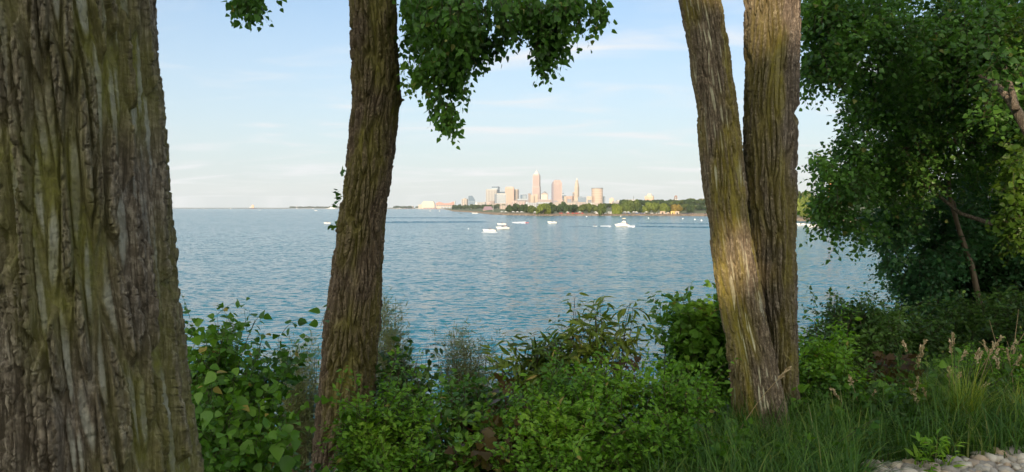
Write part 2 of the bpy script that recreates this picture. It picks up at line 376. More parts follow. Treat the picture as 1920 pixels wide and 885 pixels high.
for px, wpx, yt, Y in [(1092,17,384,1270),(1101,18,382,1330),(1112,16,384.5,1260),(1119,13,386,1240)]:
    far_tree(px, wpx, yt, Y, 'mid', 'green park tree between the spired and the cylindrical towers', 'round', 'park trees between the spired and cylindrical towers')
for px in list(range(1140, 1262, 12)):
    far_tree(px+rr.uniform(-2, 2), rr.uniform(18, 25), (381 if px < 1165 else 374.5)+rr.uniform(-1, 2.2), rr.uniform(1500, 1650), 'dark', 'dark green tree of the hill wood behind the beach', 'round', 'trees of the hill wood')
for px in list(range(1264, 1352, 9)):
    far_tree(px+rr.uniform(-2, 2), rr.uniform(18, 26), 375+rr.uniform(-2.5, 3), rr.uniform(1400, 1600), ['mid', 'dark'][px % 2], 'green tree of the wooded slope right of the bell tower', 'round', 'trees of the slope by the bell tower')
for px in list(range(1268, 1350, 9)):
    far_tree(px+rr.uniform(-2, 2), rr.uniform(13, 18), 385+rr.uniform(-2.5, 3), rr.uniform(1230, 1300), ['mid', 'dark'][(px//9) % 2], 'lower green tree at the foot of the wooded slope', 'round', 'lower trees at the slope foot')
for px in list(range(1380, 1900, 26)):
    far_tree(px+rr.uniform(-4, 4), rr.uniform(36, 50), 368+rr.uniform(-3, 4), rr.uniform(900, 1050), ['mid', 'dark'][px % 2], 'green tree along the shore beyond the twin trunk', 'round', 'shore trees beyond the twin trunk')
for px in list(range(852, 882, 5)):
    far_tree(px+rr.uniform(-1, 1), rr.uniform(7, 9), 384+rr.uniform(-1, 1.5), 2500, 'dark', 'small dark green tree on the sandy point near the small glass tower', 'round', 'trees on the sandy point')
for px in list(range(884, 950, 6)):
    far_tree(px+rr.uniform(-1, 1), rr.uniform(8, 11), 383.8+rr.uniform(-1, 1), rr.uniform(2500, 2900), 'dark', 'dark green tree in the long row below the grey office blocks', 'round', 'row of trees below the grey blocks')
for px in [741,746,752,757,761,766,769,783,834,846]:
    far_tree(px, rr.uniform(6, 9), 386.3+rr.uniform(-.6, .8), 5700, 'dark', 'tiny hazy tree on the harbour front near the stadium', 'round', 'hazy trees by the stadium', z0=2)
for px in range(548, 650, 8):
    far_tree(px, rr.uniform(9, 14), 387.2+rr.uniform(-.3, .3), 7300, 'dark', 'faint tree on the farthest strip of coast', 'round', 'faint trees of the farthest coast', z0=1)

# ------------------------------------------------------------ city
def wall(name, c, var=0.06, rough=0.75): return plain(name, c, rough, var, 0.03)
CREAM = wall('cream_stone', (0.48,0.41,0.33)); GREYW = wall('pale_concrete', (0.40,0.40,0.38)); PINK = wall('pink_granite', (0.46,0.36,0.33)); BLUE = plain('blue_glass', (0.07,0.13,0.20), 0.25, .15, .02)
ORANGE = wall('salmon_stone', (0.52,0.40,0.33)); WHITE = wall('white_panel', (0.60,0.60,0.57)); BROWN = wall('brown_brick', (0.30,0.21,0.17)); DGL = plain('dark_window', (0.07,0.085,0.105), 0.3, .1, .05)
MGL = plain('tinted_window', (0.17,0.16,0.17), 0.35, .1, .05); ROOFM = plain('grey_roof', (0.22,0.23,0.24), 0.85); REDS = plain('salmon_seating', (0.56,0.24,0.19), 0.8); PALEB = wall('pale_blue_panel', (0.36,0.42,0.47)); PURP = wall('purple_brown_roof', (0.24,0.17,0.20))
YELW = wall('yellow_board', (0.72,0.52,0.20)); SAND = wall('pale_sand_block', (0.43,0.34,0.27))
def bldg(label, x0, x1, yt, Y, mat, fr=0.0, strips=0, bands=0, wm=None, name='office_tower', cat='building', z0=2, pent=None, mid=None, top=1.0, depth=None, group=None, side_mat=None):
    W = (x1-x0)/F*Y; f = abs(fr); a = math.atan(f/(1-f)); w_ = W*(1-f)/math.cos(a); d_ = w_ if depth is None else depth
    if f > 0: d_ = W*f/math.sin(a)
    rz = -a if fr > 0 else a
    D = (w_*math.sin(a)+d_*math.cos(a))/2
    o = empty(name, (xat((x0+x1)/2, Y), Y+D, z0), label, cat, group, rz=rz); H = zat(yt, Y)-z0
    MB().box(-w_/2, w_/2, -d_/2, d_/2, 0, H, top=top).build('wall', mat, o, world=False)
    MB().box(-w_/2*0.97*top, w_/2*0.97*top, -d_/2*0.97*top, d_/2*0.97*top, H, H+1.2).build('roof', ROOFM, o, world=False)
    if pent: MB().box(w_*pent[0]-w_/2, w_*pent[1]-w_/2, -d_*0.3, d_*0.3, H+1.2, H+1.2+pent[2]/F*Y).build('penthouse', pent[3] if len(pent) > 3 else mat, o, world=False)
    wm = wm or MGL
    for i in range(strips):
        cx_ = -w_/2 + w_*(i+0.5)/strips; ww = w_/strips*0.27
        MB().box(cx_-ww, cx_+ww, -d_/2-0.35, -d_/2+0.5, H*0.03, H*0.95).build('window_strip', wm, o, world=False)
        if f > 0.12:
            sx_ = (1 if fr > 0 else -1)*w_/2; cy_ = -d_/2+d_*(i+0.5)/strips; wd = d_/strips*0.24
            MB().box(sx_-0.5, sx_+0.5, cy_-wd, cy_+wd, H*0.03, H*0.95).build('window_strip', wm, o, world=False)
    for i in range(bands):
        z = H*(i+0.6)/bands; h_ = H/bands*0.2
        MB().box(-w_/2-0.3, w_/2+0.3, -d_/2-0.3, d_/2+0.3, z-h_, z+h_).build('window_band', wm, o, world=False)
    return o
CY0 = 5600
# one: slanted glass tower
Y = 5200; s = Y/F; o = empty('glass_tower', (xat(884.5, Y), Y, 2), 'small dark blue glass tower with a slanted right shoulder above the sandy point', 'building')
H = zat(367, Y)-2; MB().prism([(-6.2*s,0),(6.2*s,0),(6.2*s,H*0.64),(4.2*s,H*0.8),(1*s,H),(-5.5*s,H),(-6.2*s,H*.96)], 0, 30).build('wall', BLUE, o, world=False)
for k in range(5): MB().box(-6*s, 6*s, -0.4, 0.2, H*(0.1+0.11*k), H*(0.125+0.11*k)).build('floor_band', PALEB, o, world=False)
bldg('small cream twin block beside the slanted blue glass tower', 865.6, 877, 373.4, 5000, CREAM, 0.15, 3, pent=(0.35,0.65,1.5))
Y = 4800; o = empty('museum', (xat(891.5, Y), Y, 2), 'pale glass pyramid museum by the harbour below the slanted glass tower', 'building'); s = Y/F
MB().add([(-5*s,-14,0),(5*s,-14,0),(5*s,14,0),(-5*s,14,0),(1.2*s,0,zat(378,Y)-2)], [(0,3,2,1),(0,1,4),(1,2,4),(2,3,4),(3,0,4)]).build('wall', WHITE, o, world=False)
MB().box(-4.7*s, 3*s, -18, -14.2, 0, 14).build('entrance_hall', GREYW, o, world=False)
bldg('tall grey office block in front of the dark blue tower', 911, 933, 355, 5400, GREYW, 0.08, 7, 0, MGL)
bldg('dark blue glass tower rising behind the grey office block', 922, 936.8, 350, 5800, BLUE, 0.25, 0, 4, PALEB)
bldg('low hazy blue block between the dark blue and salmon towers', 936, 947.5, 357.7, 6000, PALEB, 0, 0, 4, BLUE)
bldg('white hotel slab with vertical stripes below the dark blue tower', 927, 948.5, 362.7, 5000, WHITE, -0.22, 8, 0, plain('blue_window', (0.16,0.22,0.30), .3))
bldg('broad salmon court tower with fine vertical lines', 947, 964.5, 351.6, 5300, ORANGE, 0.06, 8, 0, wall('salmon_window', (0.36,0.25,0.20)), pent=(0.1,0.9,1.2))
bldg('cream slab attached to the salmon court tower', 964, 973, 355, 5350, CREAM, 0.3, 3, 0, MGL)
bldg('narrow dark blue block left of the twin blue one', 975.8, 979.6, 365.5, 5900, BLUE)
bldg('dark blue glass block between the cream slab and the brown block', 979.5, 988, 365.2, 5850, BLUE, 0.1, 3, 0, PALEB)
bldg('long low grey-blue roofed hall below the dark blue block', 970, 990, 373, 5000, PALEB, 0, 0, 2, MGL, name='hall')
# pyramid topped tower
Y = 5650; s = Y/F; o = empty('skyscraper', (xat(1006.3, Y), Y+28, 2), 'tallest tower, pink stone with stepped shoulders, pyramid top and spire', 'skyscraper', rz=-math.radians(12))
hw = 6.9*s; H1 = zat(350, Y)-2; H2 = zat(328.5, Y)-2; Ha = zat(319, Y)-2; Hs = zat(314.5, Y)-2
MB().box(-hw, hw, -hw, hw, 0, H1).build('wall', PINK, o, world=False)
MB().box(-hw*.9, hw*.9, -hw*.9, hw*.9, H1, H2).build('upper_wall', PINK, o, world=False)
MB().box(-hw*.72, hw*.72, -hw*.72, hw*.72, H2, H2+8).build('collar', PINK, o, world=False)
MB().add([(-hw*.66,-hw*.66,H2+8),(hw*.66,-hw*.66,H2+8),(hw*.66,hw*.66,H2+8),(-hw*.66,hw*.66,H2+8),(0,0,Ha)], [(0,3,2,1),(0,1,4),(1,2,4),(2,3,4),(3,0,4)]).build('roof', wall('silver_roof', (0.55,0.50,0.48)), o, world=False)
MB().cyl(0, 0, Ha-5, Hs, 1.3, 0.3, 6).build('spire', WHITE, o, world=False)
for i in range(7):
    cx_ = -hw*.86+hw*1.72*(i+.5)/7; MB().box(cx_-1.3, cx_+1.3, -hw-.35, -hw+.3, 12, H1*.97).build('window_strip', wall('rose_window', (0.25,0.18,0.18)), o, world=False)
    MB().box(cx_*.9-1.2, cx_*.9+1.2, -hw*.9-.35, -hw*.9+.3, H1+2, H2*.985).build('window_strip', wall('rose_window', (0.25,0.18,0.18)), o, world=False)
bldg('brown brick block on the left foot of the tallest tower', 990.3, 996, 363, 5500, BROWN, 0.1, 2, 0, MGL)
bldg('cream stepped block left part below the tallest tower', 993.8, 1001, 366, 5200, CREAM, -0.12, 3, 0, SAND)
bldg('cream stepped block taller part below the tallest tower', 1000.6, 1009.5, 364.3, 5230, CREAM, 0.12, 4, 0, SAND)
bldg('low pink long wall block beneath the domed hall', 1009, 1034, 374.5, 4900, wall('dusty_pink', (0.55,0.40,0.36)), 0, 0, 3, MGL, name='hall', depth=40)
Y = 5500; s = Y/F; o = bldg('beige round-topped hall with a small domed cupola', 1014.8, 1028, 363.3, Y, SAND, 0.1, 5, 0, WHITE, name='domed_hall')
Hh = zat(363.3, Y)-2; MB().cyl(0, 0, Hh+1.2, Hh+5, 4.6*s, 4.2*s, 16).build('drum', SAND, o, world=False)
MB().loft([[(4.2*s*math.cos(t)*k, 4.2*s*math.sin(t)*k, Hh+5+h) for t in np.linspace(0, 2*math.pi, 17)[:-1]] for k, h in ((1,0),(.85,4),(.6,7),(.25,9),(.08,13))]).build('dome', ROOFM, o, world=False)
# broad pink tower
Y = 5450; s = Y/F; o = empty('skyscraper', (xat(1044.3, Y), Y+34, 2), 'second tallest tower, broad pink granite with a left flank coloured dark as shade', 'skyscraper')
H = zat(338.2, Y)-2; hw = 9.6*s
MB().prism([(-hw*.62,0),(hw*.78,0),(hw*.78,H-6),(hw*.7,H),(-hw*.5,H),(-hw*.62,H-5)], -34, 30).build('wall', PINK, o, world=False)
MB().prism([(-hw,0),(-hw*.62-.05,0),(-hw*.62-.05,H-5),(-hw*.78,H-8),(-hw,H-26)], -28, 30).build('shaded_flank', plain('violet_shade', (0.17,0.15,0.19), .35), o, world=False)  # left flank darkened by colour to stand for the shade on that side
MB().prism([(hw*.78+.05,0),(hw,0),(hw,H-18),(hw*.78+.05,H-8)], -26, 30).build('stepped_flank', wall('rose_stone', (0.50,0.37,0.34)), o, world=False)
MB().box(-hw*.45, hw*.62, -30, 20, H, H+4).build('roof', ROOFM, o, world=False)
for i in range(6):
    cx_ = -hw*.56+hw*1.28*(i+.5)/6; MB().box(cx_-1.8, cx_+1.8, -34.4, -33.6, 14, H*(.84 if i in (2, 3) else .9)).build('window_strip', wall('rose_window', (0.25,0.18,0.18)), o, world=False)
for i in range(4): cx_ = -hw*.5+hw*1.16*(i+.5)/4; MB().box(cx_-3.6, cx_+3.6, -34.5, -33.5, H*.925, H*.965).build('top_window', wall('rose_window', (0.25,0.18,0.18)), o, world=False)
bldg('slim blue glass block behind the right side of the broad pink tower', 1053, 1057.5, 362, 5900, BLUE, 0, 0, 4, PALEB)
bldg('lower blue glass block stepping down from the slim blue block', 1057.3, 1061.5, 366.5, 5880, BLUE, 0, 0, 3, PALEB)
bldg('small dark block at the foot of the broad pink tower', 1039, 1046, 376.5, 4900, plain('slate_block', (0.20,0.22,0.27), .6), name='block')
bldg('small salmon block at the right foot of the broad pink tower', 1045.8, 1056.5, 374.6, 4890, wall('dusty_salmon', (0.60,0.40,0.33)), 0.1, 4, name='block')
bldg('narrow cream slab left of the brown warehouse', 1057.2, 1061.5, 368, 4700, CREAM, -0.3, name='block')
bldg('wide pinkish brown warehouse block with a flat roof', 1061, 1077, 367.8, 5000, wall('pink_brick', (0.46,0.33,0.29)), 0.25, 5, 0, BROWN, name='warehouse')
bldg('squat grey block in front of the brown warehouse', 1064, 1071.5, 373.5, 4700, plain('slate_block', (0.20,0.22,0.27), .6), name='block')
bldg('slim beige tower just left of the spired tower', 1073.8, 1077.2, 360.5, 5700, SAND, 0, 0, 3, MGL)
# spired tower
Y = 5500; s = Y/F; o = empty('skyscraper', (xat(1082, Y), Y+18, 2), 'slender cream tower with setbacks and a pointed spire', 'skyscraper', rz=-math.radians(33))
def H_(y): return zat(y, Y)-2
k = s*0.72
for nm, y0, y1, h_ in (('base', 395, 372, 4.9), ('wall', 372, 349.5, 4.5), ('upper_wall', 349.5, 344, 3.9), ('belfry', 344, 339.5, 2.7), ('lantern', 339.5, 337, 1.8)):
    MB().box(-h_*k, h_*k, -h_*k, h_*k, max(0, H_(y0)), H_(y1)).build(nm, CREAM, o, world=False)
MB().cyl(0, 0, H_(337), H_(332.5), 1.5*k, 0.12*k, 8).build('spire', wall('pale_spire', (0.7,0.64,0.55)), o, world=False)
for i in range(4):
    cx_ = (-4.5+9*(i+.5)/4)*k
    MB().box(cx_-.9, cx_+.9, -4.5*k-.35, -4.5*k+.3, H_(371), H_(351)).build('window_strip', SAND, o, world=False)
    MB().box(4.5*k-.3, 4.5*k+.35, cx_-.9, cx_+.9, H_(371), H_(351)).build('window_strip', MGL, o, world=False)
bldg('cream low block at the foot of the spired tower', 1073.2, 1084.5, 376.2, 4600, CREAM, -0.2, 4, name='block', z0=1)
bldg('blue glass box building right of the spired tower', 1084, 1100.5, 369.8, 4900, plain('steel_blue_glass', (0.13,0.19,0.27), .3), 0.12, 6, 0, BLUE, pent=(.1,.5,1))
bldg('cream block between the blue box and the cylindrical tower', 1100, 1111, 368.3, 5300, CREAM, 0.1, 4, 0, SAND)
bldg('dark blue low block in front of the cylindrical tower', 1102, 1110, 375, 4700, BLUE, 0.1, 3, name='block')
bldg('white low hall with long roof below the blue box building', 1098, 1120, 380.6, 3600, WHITE, 0.05, 6, name='hall', z0=1, depth=30)
# cylindrical tower
Y = 5300; s = Y/F; o = empty('office_tower', (xat(1120.8, Y), Y+40, 2), 'round cylindrical beige tower with a dark roof rim', 'building'); H = zat(353.4, Y)-2; R_ = 10.6*s
MB().cyl(0, 0, 0, H, R_, n=40).build('wall', SAND, o, smooth=False, world=False)
for i in range(8): z = H*(i+.8)/8.4; MB().cyl(0, 0, z-2.2, z+2.2, R_+.35, n=40).build('window_band', wall('peach_band', (0.52,0.40,0.33)), o, world=False)
MB().cyl(0, 0, H, H+4.5, R_*1.07, R_*1.09, 40).build('roof_rim', plain('slate_block', (0.20,0.22,0.27), .6), o, world=False)
bldg('blue-grey slab clasping the right side of the cylindrical tower', 1130, 1134.8, 368.5, 5420, plain('slate_blue', (0.20,0.26,0.33), .5), name='block')
bldg('thin brown stair tower in front of the cylindrical tower', 1112, 1114.6, 368.4, 4900, BROWN, 0.2, name='stair_tower')
bldg('cream apartment block alone right of the cylindrical tower', 1142.7, 1152, 372.2, 3800, wall('peach_wall', (0.68,0.54,0.42)), 0.15, 3, 0, SAND, pent=(.4,.7,1.4))
bldg('pale long roofed hall behind the trees near the peach apartment block', 1150, 1164, 378, 3400, GREYW, 0, 0, 2, name='hall')
o = bldg('white block with rooftop posts over the shore trees', 1156.6, 1167, 375.5, 4000, WHITE, 0, 5, 0, MGL)
# hill buildings
bldg('salmon-cream apartment block with stepped penthouse on the wooded hill', 1209.5, 1228.3, 367.6, 2100, wall('peach_wall', (0.68,0.54,0.42)), 0.2, 7, 0, wall('salmon_window', (0.36,0.25,0.20)), z0=14, pent=(.3,.75,3.6,wall('peach_wall', (0.68,0.54,0.42))), name='apartment_block')
Y = 2000; s = Y/F; o = empty('bell_tower', (xat(1267, Y), Y, 14), 'dark brown bell tower with a tall arched opening on the hill', 'bell tower'); H = zat(366.5, Y)-14
MB().box(-2.4*s, -1.1*s, -3, 3, 0, H*.86).build('side_pillar', BROWN, o, world=False); MB().box(1.1*s, 2.4*s, -3, 3, 0, H*.86).build('side_pillar', BROWN, o, world=False)
MB().box(-1.1*s, 1.1*s, -2.6, 2.6, 0, H*.4).build('infill_wall', BROWN, o, world=False)
MB().prism([(-2.4*s,H*.86),(2.4*s,H*.86),(1.7*s,H*.96),(.7*s,H),(-.7*s,H),(-1.7*s,H*.96)], -3, 3).build('arched_roof', BROWN, o, world=False)
bldg('white stepped house under the bell tower', 1256.5, 1273.5, 375.5, 1900, WHITE, 0.1, 5, 0, MGL, z0=13, name='house', pent=(.5,.95,1))
bldg('low white house lower down the slope from the bell tower', 1258.5, 1268.5, 379, 1750, WHITE, 0.1, 3, 0, MGL, z0=12, name='house')
bldg('cream flat-roofed house showing over the trees at the slope end', 1312, 1323, 373, 2100, CREAM, 0.1, 4, 0, z0=14, name='house')
bldg('cream flat-roofed house half sunk in the treetops', 1290, 1302, 374.3, 2100, CREAM, 0.1, 4, 0, z0=14, name='house')
bldg('long white hall behind the hill near the mast', 1170, 1200, 374.5, 2600, WHITE, 0, 0, 2, z0=8, name='hall', depth=30)
o = empty('mast', (xat(1187.8, 2200), 2200, 12), 'thin grey lattice mast above the treetops', 'mast'); MB().cyl(0, 0, 0, zat(367, 2200)-12, 0.8, 0.5, 6).build('pole', ROOFM, o, world=False); MB().box(-1.6,1.6,-.3,.3, zat(371,2200)-12, zat(370.3,2200)-12).build('crossbar', ROOFM, o, world=False)
Y = 900; o = empty('mast', (xat(1555, Y), Y, 6), 'orange and white chimney stack behind the overhanging leaves', 'chimney'); H = zat(323, Y)-6
MB().cyl(0, 0, 0, H, 2.0, 1.4, 14).build('stack', wall('orange_stack', (0.66,0.26,0.12)), o, world=False); MB().cyl(0, 0, H*.9, H*.94, 1.52, 1.5, 14).build('white_band', WHITE, o, world=False)
# low waterfront blocks
lows = [(937,951,385.6,2400,SAND,'cream lakeside hall at the left end of the dark shore trees','hall'),(950,960,380.5,4200,ORANGE,'low salmon block below the court tower','block'),(960,971,376.5,4500,wall('dusty_pink',(0.55,0.40,0.36)),'dusty pink block below the cream slab','block'),
        (972,986,378,3900,wall('pink_brick',(0.46,0.33,0.29)),'low brick stadium stand below the long grey-blue hall','block'),(988,1008,380.5,3600,PALEB,'long pale blue viaduct wall below the cream stepped block','wall'),(1006,1034,379.2,3700,PALEB,'long grey-blue deck wall below the domed hall','wall'),
        (1036,1052,382,2600,CREAM,'cream waterfront house right of the willow','house'),(1040,1060,379,3300,SAND,'beige factory below the broad pink tower','block'),(1060,1082,380.2,3300,CREAM,'cream flat block below the warehouse','block'),
        (1082,1100,379.5,3500,SAND,'beige flat block below the blue box building','block'),(1098,1106,384.5,2000,CREAM,'little cream house among the shore trees','house'),(895,911,379.5,4700,GREYW,'low pale convention hall left of the grey office block','hall'),
        (908,926,378.8,4900,wall('peach_low',(0.60,0.48,0.42)),'low peach block at the foot of the grey office block','block'),(919,927,377,4850,BROWN,'small brown block at the foot of the grey office block','block'),(927,951,381.6,4300,SAND,'long beige garage at the foot of the white hotel','garage'),
        (976,984,385.5,2100,WHITE,'small white gable house behind the shore trees','house'),(985,994,384.5,2300,WHITE,'white boathouse above the reddish tree','boathouse'),(1120,1128,384.6,2000,WHITE,'white hut behind the lone waterline tree','house'),(880,893,384,3800,GREYW,'pale pier building below the glass pyramid','hall'),(1112,1140,381.5,3000,SAND,'beige low block below the cylindrical tower','block'),(1046,1058,385,1900,ORANGE,'salmon boathouse among the dark shore trees','boathouse')]
for x0, x1, yt, Y, mt, lab, nm in lows: bldg(lab, x0, x1, yt, Y, mt, 0.08, max(2, int((x1-x0)/3)), 0, MGL, z0=1, name=nm, depth=None)
Y = 1700; o = empty('pavilion', (xat(915, Y), Y, 2), 'purple-brown wide roofed pavilion on the point', 'pavilion'); s = Y/F
MB().box(-9*s, 9*s, -8, 8, 0, 4).build('wall', SAND, o, world=False); MB().loft([[(-10*s,-10,4),(10*s,-10,4),(10*s,10,4),(-10*s,10,4)],[(-6.5*s,-2,zat(387,Y)-2),(6.5*s,-2,zat(387,Y)-2),(6.5*s,2,zat(387,Y)-2),(-6.5*s,2,zat(387,Y)-2)]]).build('roof', PURP, o, world=False)
o = empty('flagpole', (xat(924.6, 1500), 1500, 2), 'white flagpole at the right end of the pavilion', 'pole'); MB().cyl(0,0,0,zat(385,1500)-2,.35,.25,6).build('pole', WHITE, o, world=False); MB().cyl(0,0,zat(385,1500)-2,zat(385,1500)-1,.6,.3,6).build('finial', WHITE, o, world=False)
# stadium
Y = 5700; s = Y/F; o = empty('stadium', (xat(820, Y), Y, 1), 'lakefront stadium with a cream stand block and salmon seating bowl', 'stadium')
def X_(p): return (p-820)*s
def Z_(y): return zat(y, Y)-1
MB().prism([(X_(793),0),(X_(816.5),0),(X_(816),Z_(383)),(X_(814),Z_(378)),(X_(796),Z_(377.5)),(X_(793),Z_(381))], -60, 0).build('stand_block', wall('cream_light', (0.60,0.52,0.40)), o, world=False)
MB().box(X_(786), X_(794.5), -50, -5, 0, Z_(383.5)).build('ramp_block', CREAM, o, world=False)
MB().prism([(X_(818),Z_(383.5)),(X_(852),Z_(383.5)),(X_(851.5),Z_(378)),(X_(843),Z_(381)),(X_(834),Z_(381.5)),(X_(824),Z_(378.8)),(X_(818),Z_(381))], -40, 40).build('seating_bowl', REDS, o, world=False)
MB().box(X_(818), X_(851), -46, 40, 0, Z_(386.8)).build('lower_wall', CREAM, o, world=False)
MB().box(X_(818), X_(849), -38, 40, Z_(386.8), Z_(383.6)).build('concourse', MGL, o, world=False)
for i in range(8): x = X_(819+i*4.1); MB().box(x, x+3, -44, -38.2, Z_(386.8), Z_(383.6)).build('column', CREAM, o, world=False)
MB().prism([(X_(850),0),(X_(853),0),(X_(853.5),Z_(379)),(X_(854.6),Z_(377)),(X_(851.8),Z_(378.4))], -30, 30).build('end_truss', WHITE, o, world=False)
for k in range(3): MB().box(X_(797+k*6), X_(801+k*6), -60.6, -59.5, Z_(387), Z_(384+0.6*k)).build('screen_panel', GREYW, o, world=False)
for x0, x1, yt, Y, mt, lab in [(738,753,388.6,6100,WHITE,'long white harbour shed at the far left of the waterfront'),(753,764,388.4,6000,wall('dusty_pink',(0.55,0.40,0.36)),'pinkish harbour shed beside the long white one'),(768,775,386.6,5900,SAND,'beige harbour tower house left of the stadium'),(779,792,390.2,5650,WHITE,'low white terminal in front of the stadium ramp'),(793,818,389.6,5600,wall('brick_red',(0.46,0.22,0.18)),'brick red low wall block in front of the stadium'),(826,850,388,5560,PALEB,'pale low marina building before the seating bowl')]:
    bldg(lab, x0, x1, yt, Y, mt, 0.05, 4, 0, z0=1, name='harbour_building')
# ------------------------------------------------------------ beach things
HULL = plain('white_gelcoat', (0.72,0.72,0.70), 0.35, 0.03, .5); SKIN = plain('skin', (0.42,0.26,0.18), 0.6); DARKM = plain('black_trim', (0.03,0.03,0.035), 0.5); REDH = plain('red_hull', (0.5,0.06,0.05), 0.35)
GLS = plain('tinted_screen', (0.05,0.07,0.09), 0.15); FOAM = plain('foam_white', (0.8,0.84,0.86), 0.9, .1, 1.2); CLOTH = [plain('cloth_'+n, c, 0.85) for n, c in (('red',(0.4,.06,.05)),('navy',(.04,.06,.16)),('white',(.7,.7,.68)),('green',(.08,.2,.1)))]
def person_mesh(pose='stand'):
    me = bpy.data.meshes.new('body'); J = []; E = []; R = []
    def j(p, r, par=None):
        J.append(p); R.append(r)
        if par is not None: E.append((par, len(J)-1))
        return len(J)-1
    if pose == 'stand':
        hip = j((0,0,.92), .13); ch = j((0,0,1.28), .15, hip); nk = j((0,0,1.46), .06, ch); hd = j((0,0,1.56), .09, nk); j((0,0,1.70), .08, hd)
        for s in (-1, 1):
            k = j((s*.10,.03,.5), .075, hip); a = j((s*.11,0,.08), .05, k); j((s*.12,-.14,.04), .04, a)
            sh = j((s*.2,0,1.38), .065, ch); el = j((s*.26,0,1.1), .05, sh); j((s*.25,-.1,.86), .035, el)
    else:
        hip = j((0,0,.45), .15); ch = j((0,.02,.84), .15, hip); nk = j((0,0,1.02), .06, ch); hd = j((0,0,1.12), .09, nk); j((0,0,1.26), .08, hd)
        for s in (-1, 1):
            k = j((s*.13,-.42,.48), .08, hip); a = j((s*.13,-.42,.08), .05, k); j((s*.13,-.56,.05), .04, a)
            sh = j((s*.2,0,.94), .065, ch); el = j((s*.27,-.1,.68), .05, sh); j((s*.16,-.35,.62), .035, el)
    me.from_pydata(J, E, []); o = bpy.data.objects.new('tmp', me); COL.objects.link(o)
    md = o.modifiers.new('s', 'SKIN'); 
    if not me.skin_vertices: 
        bm_ = bmesh.new(); bm_.from_mesh(me); bm_.verts.layers.skin.verify(); bm_.to_mesh(me); bm_.free()
    for i, sv in enumerate(me.skin_vertices[0].data): sv.radius = (R[i], R[i]); sv.use_root = (i == 0)
    sb = o.modifiers.new('b', 'SUBSURF'); sb.levels = 1; sb.render_levels = 1
    dg = bpy.context.evaluated_depsgraph_get(); dg.update(); res = bpy.data.meshes.new_from_object(o.evaluated_get(dg)); bpy.data.objects.remove(o)
    res.name = 'person'; res.materials.clear(); res.materials.append(SKIN)
    for p in res.polygons:
        zc = p.center.z; 
    return res
PMS = {'stand': person_mesh('stand'), 'sit': person_mesh('sit')}
def shirt_mesh(me, lo, hi):
    bm_ = bmesh.new(); bm_.from_mesh(me)
    kill = [f for f in bm_.faces if not (lo < f.calc_center_median().z < hi and abs(f.calc_center_median().x) < .24)]
    bmesh.ops.delete(bm_, geom=kill, context='FACES')
    for v in bm_.verts: v.co += v.normal*0.012
    r = bpy.data.meshes.new('shirt'); bm_.to_mesh(r); bm_.free(); return r
SHM = {}
for ps, (lo, hi) in (('stand', (.85,1.42)), ('sit', (.42,.98))):
    for ci, cm in enumerate(CLOTH): mm = shirt_mesh(PMS[ps], lo, hi); mm.materials.append(cm); SHM[(ps, ci)] = mm
CN = ['red', 'navy', 'white', 'green']
def person(loc, label, pose='stand', ci=0, rz=0, group=None):
    o = link('person', PMS[pose], None); o.location = loc; o.rotation_euler = (0, 0, rz); tag(o, label, 'person', group)
    c = link('shirt', SHM[(pose, ci)], None, o, False); return o
# ------------------------------------------------------------ boats
def hull_mb(L, B, H, kind='v'):
    """bow to +x, waterline z=0"""
    rings = []
    for t in np.linspace(0, 1, 9):
        x = -L/2+L*t; wv = B/2*(1 - max(0, (t-.45)/.55)**2.2) if t > .45 else B/2*(.92+.08*t/.45); wv = max(wv, 0.03)
        sheer = H*(1+.32*t**2); keel = -0.3+0.32*max(0, (t-.6)/.4)**2*H*1.6; xk = x-(.12*L*max(0, (t-.75)/.25) if t > .75 else 0)
        rings.append([(x, -wv, sheer), (xk*1.0, -wv*.82, sheer*.35+keel*.3), (xk, -wv*.25, keel), (xk, wv*.25, keel), (xk, wv*.82, sheer*.35+keel*.3), (x, wv, sheer)])
    return MB().loft(rings)
def runabout(px, ybase, Lpx, label, bow=-1, hull=None, H=.85, group=None, screen=True, name='motorboat', skew=.25, deck=True, Hs=None):
    Y = 12*F/(ybase-388.5); L = Lpx/F*Y; B = L*.33; H = H*L/6.5
    o = empty(name, (xat(px, Y), Y, 0.0), label, 'boat', group, rz=(math.pi if bow < 0 else 0)+(skew if bow < 0 else -skew))
    hull_mb(L, B, H).build('hull', hull or HULL, o, world=False)
    MB().loft([[(L*.05,-B*.40,H*1.05),(L*.05,B*.40,H*1.05),(L*.05,B*.36,H*1.22),(L*.05,-B*.36,H*1.22)],[(L*.40,-B*.10,H*1.28),(L*.40,B*.10,H*1.28),(L*.40,B*.06,H*1.32),(L*.40,-B*.06,H*1.32)]]).build('foredeck', HULL, o, world=False)
    if screen: MB().loft([[(L*.0,-B*.38,H*1.2),(L*.0,B*.38,H*1.2),(L*.03,B*.38,H*1.2),(L*.03,-B*.38,H*1.2)],[(-L*.06,-B*.32,H*1.75),(-L*.06,B*.32,H*1.75),(-L*.045,B*.32,H*1.75),(-L*.045,-B*.32,H*1.75)]]).build('windscreen', GLS, o, world=False)
    MB().box(-L*.32,-L*.2,-B*.36,B*.36,H*.8,H*1.25).build('seat', CLOTH[2], o, world=False)
    MB().box(-L*.54,-L*.485,-B*.12,B*.12,-.1,H*1.35).build('outboard_motor', DARKM, o, world=False)
    return o, Y, L, B, H
def crew(b, dx, lab, pose='sit', ci=1, dy=0, z=None):
    o, Y, L, B, H = b; c = math.cos(o.rotation_euler.z); s_ = math.sin(o.rotation_euler.z)
    person((o.location.x+c*dx*L-s_*dy, Y+s_*dx*L+c*dy, (H*.75 if z is None else z)), lab, pose, ci, rz=o.rotation_euler.z+math.pi/2)
b1 = runabout(916.5, 434.5, 25, 'white open motorboat nearest to the viewer, lowest of the cluster', H=1.0)
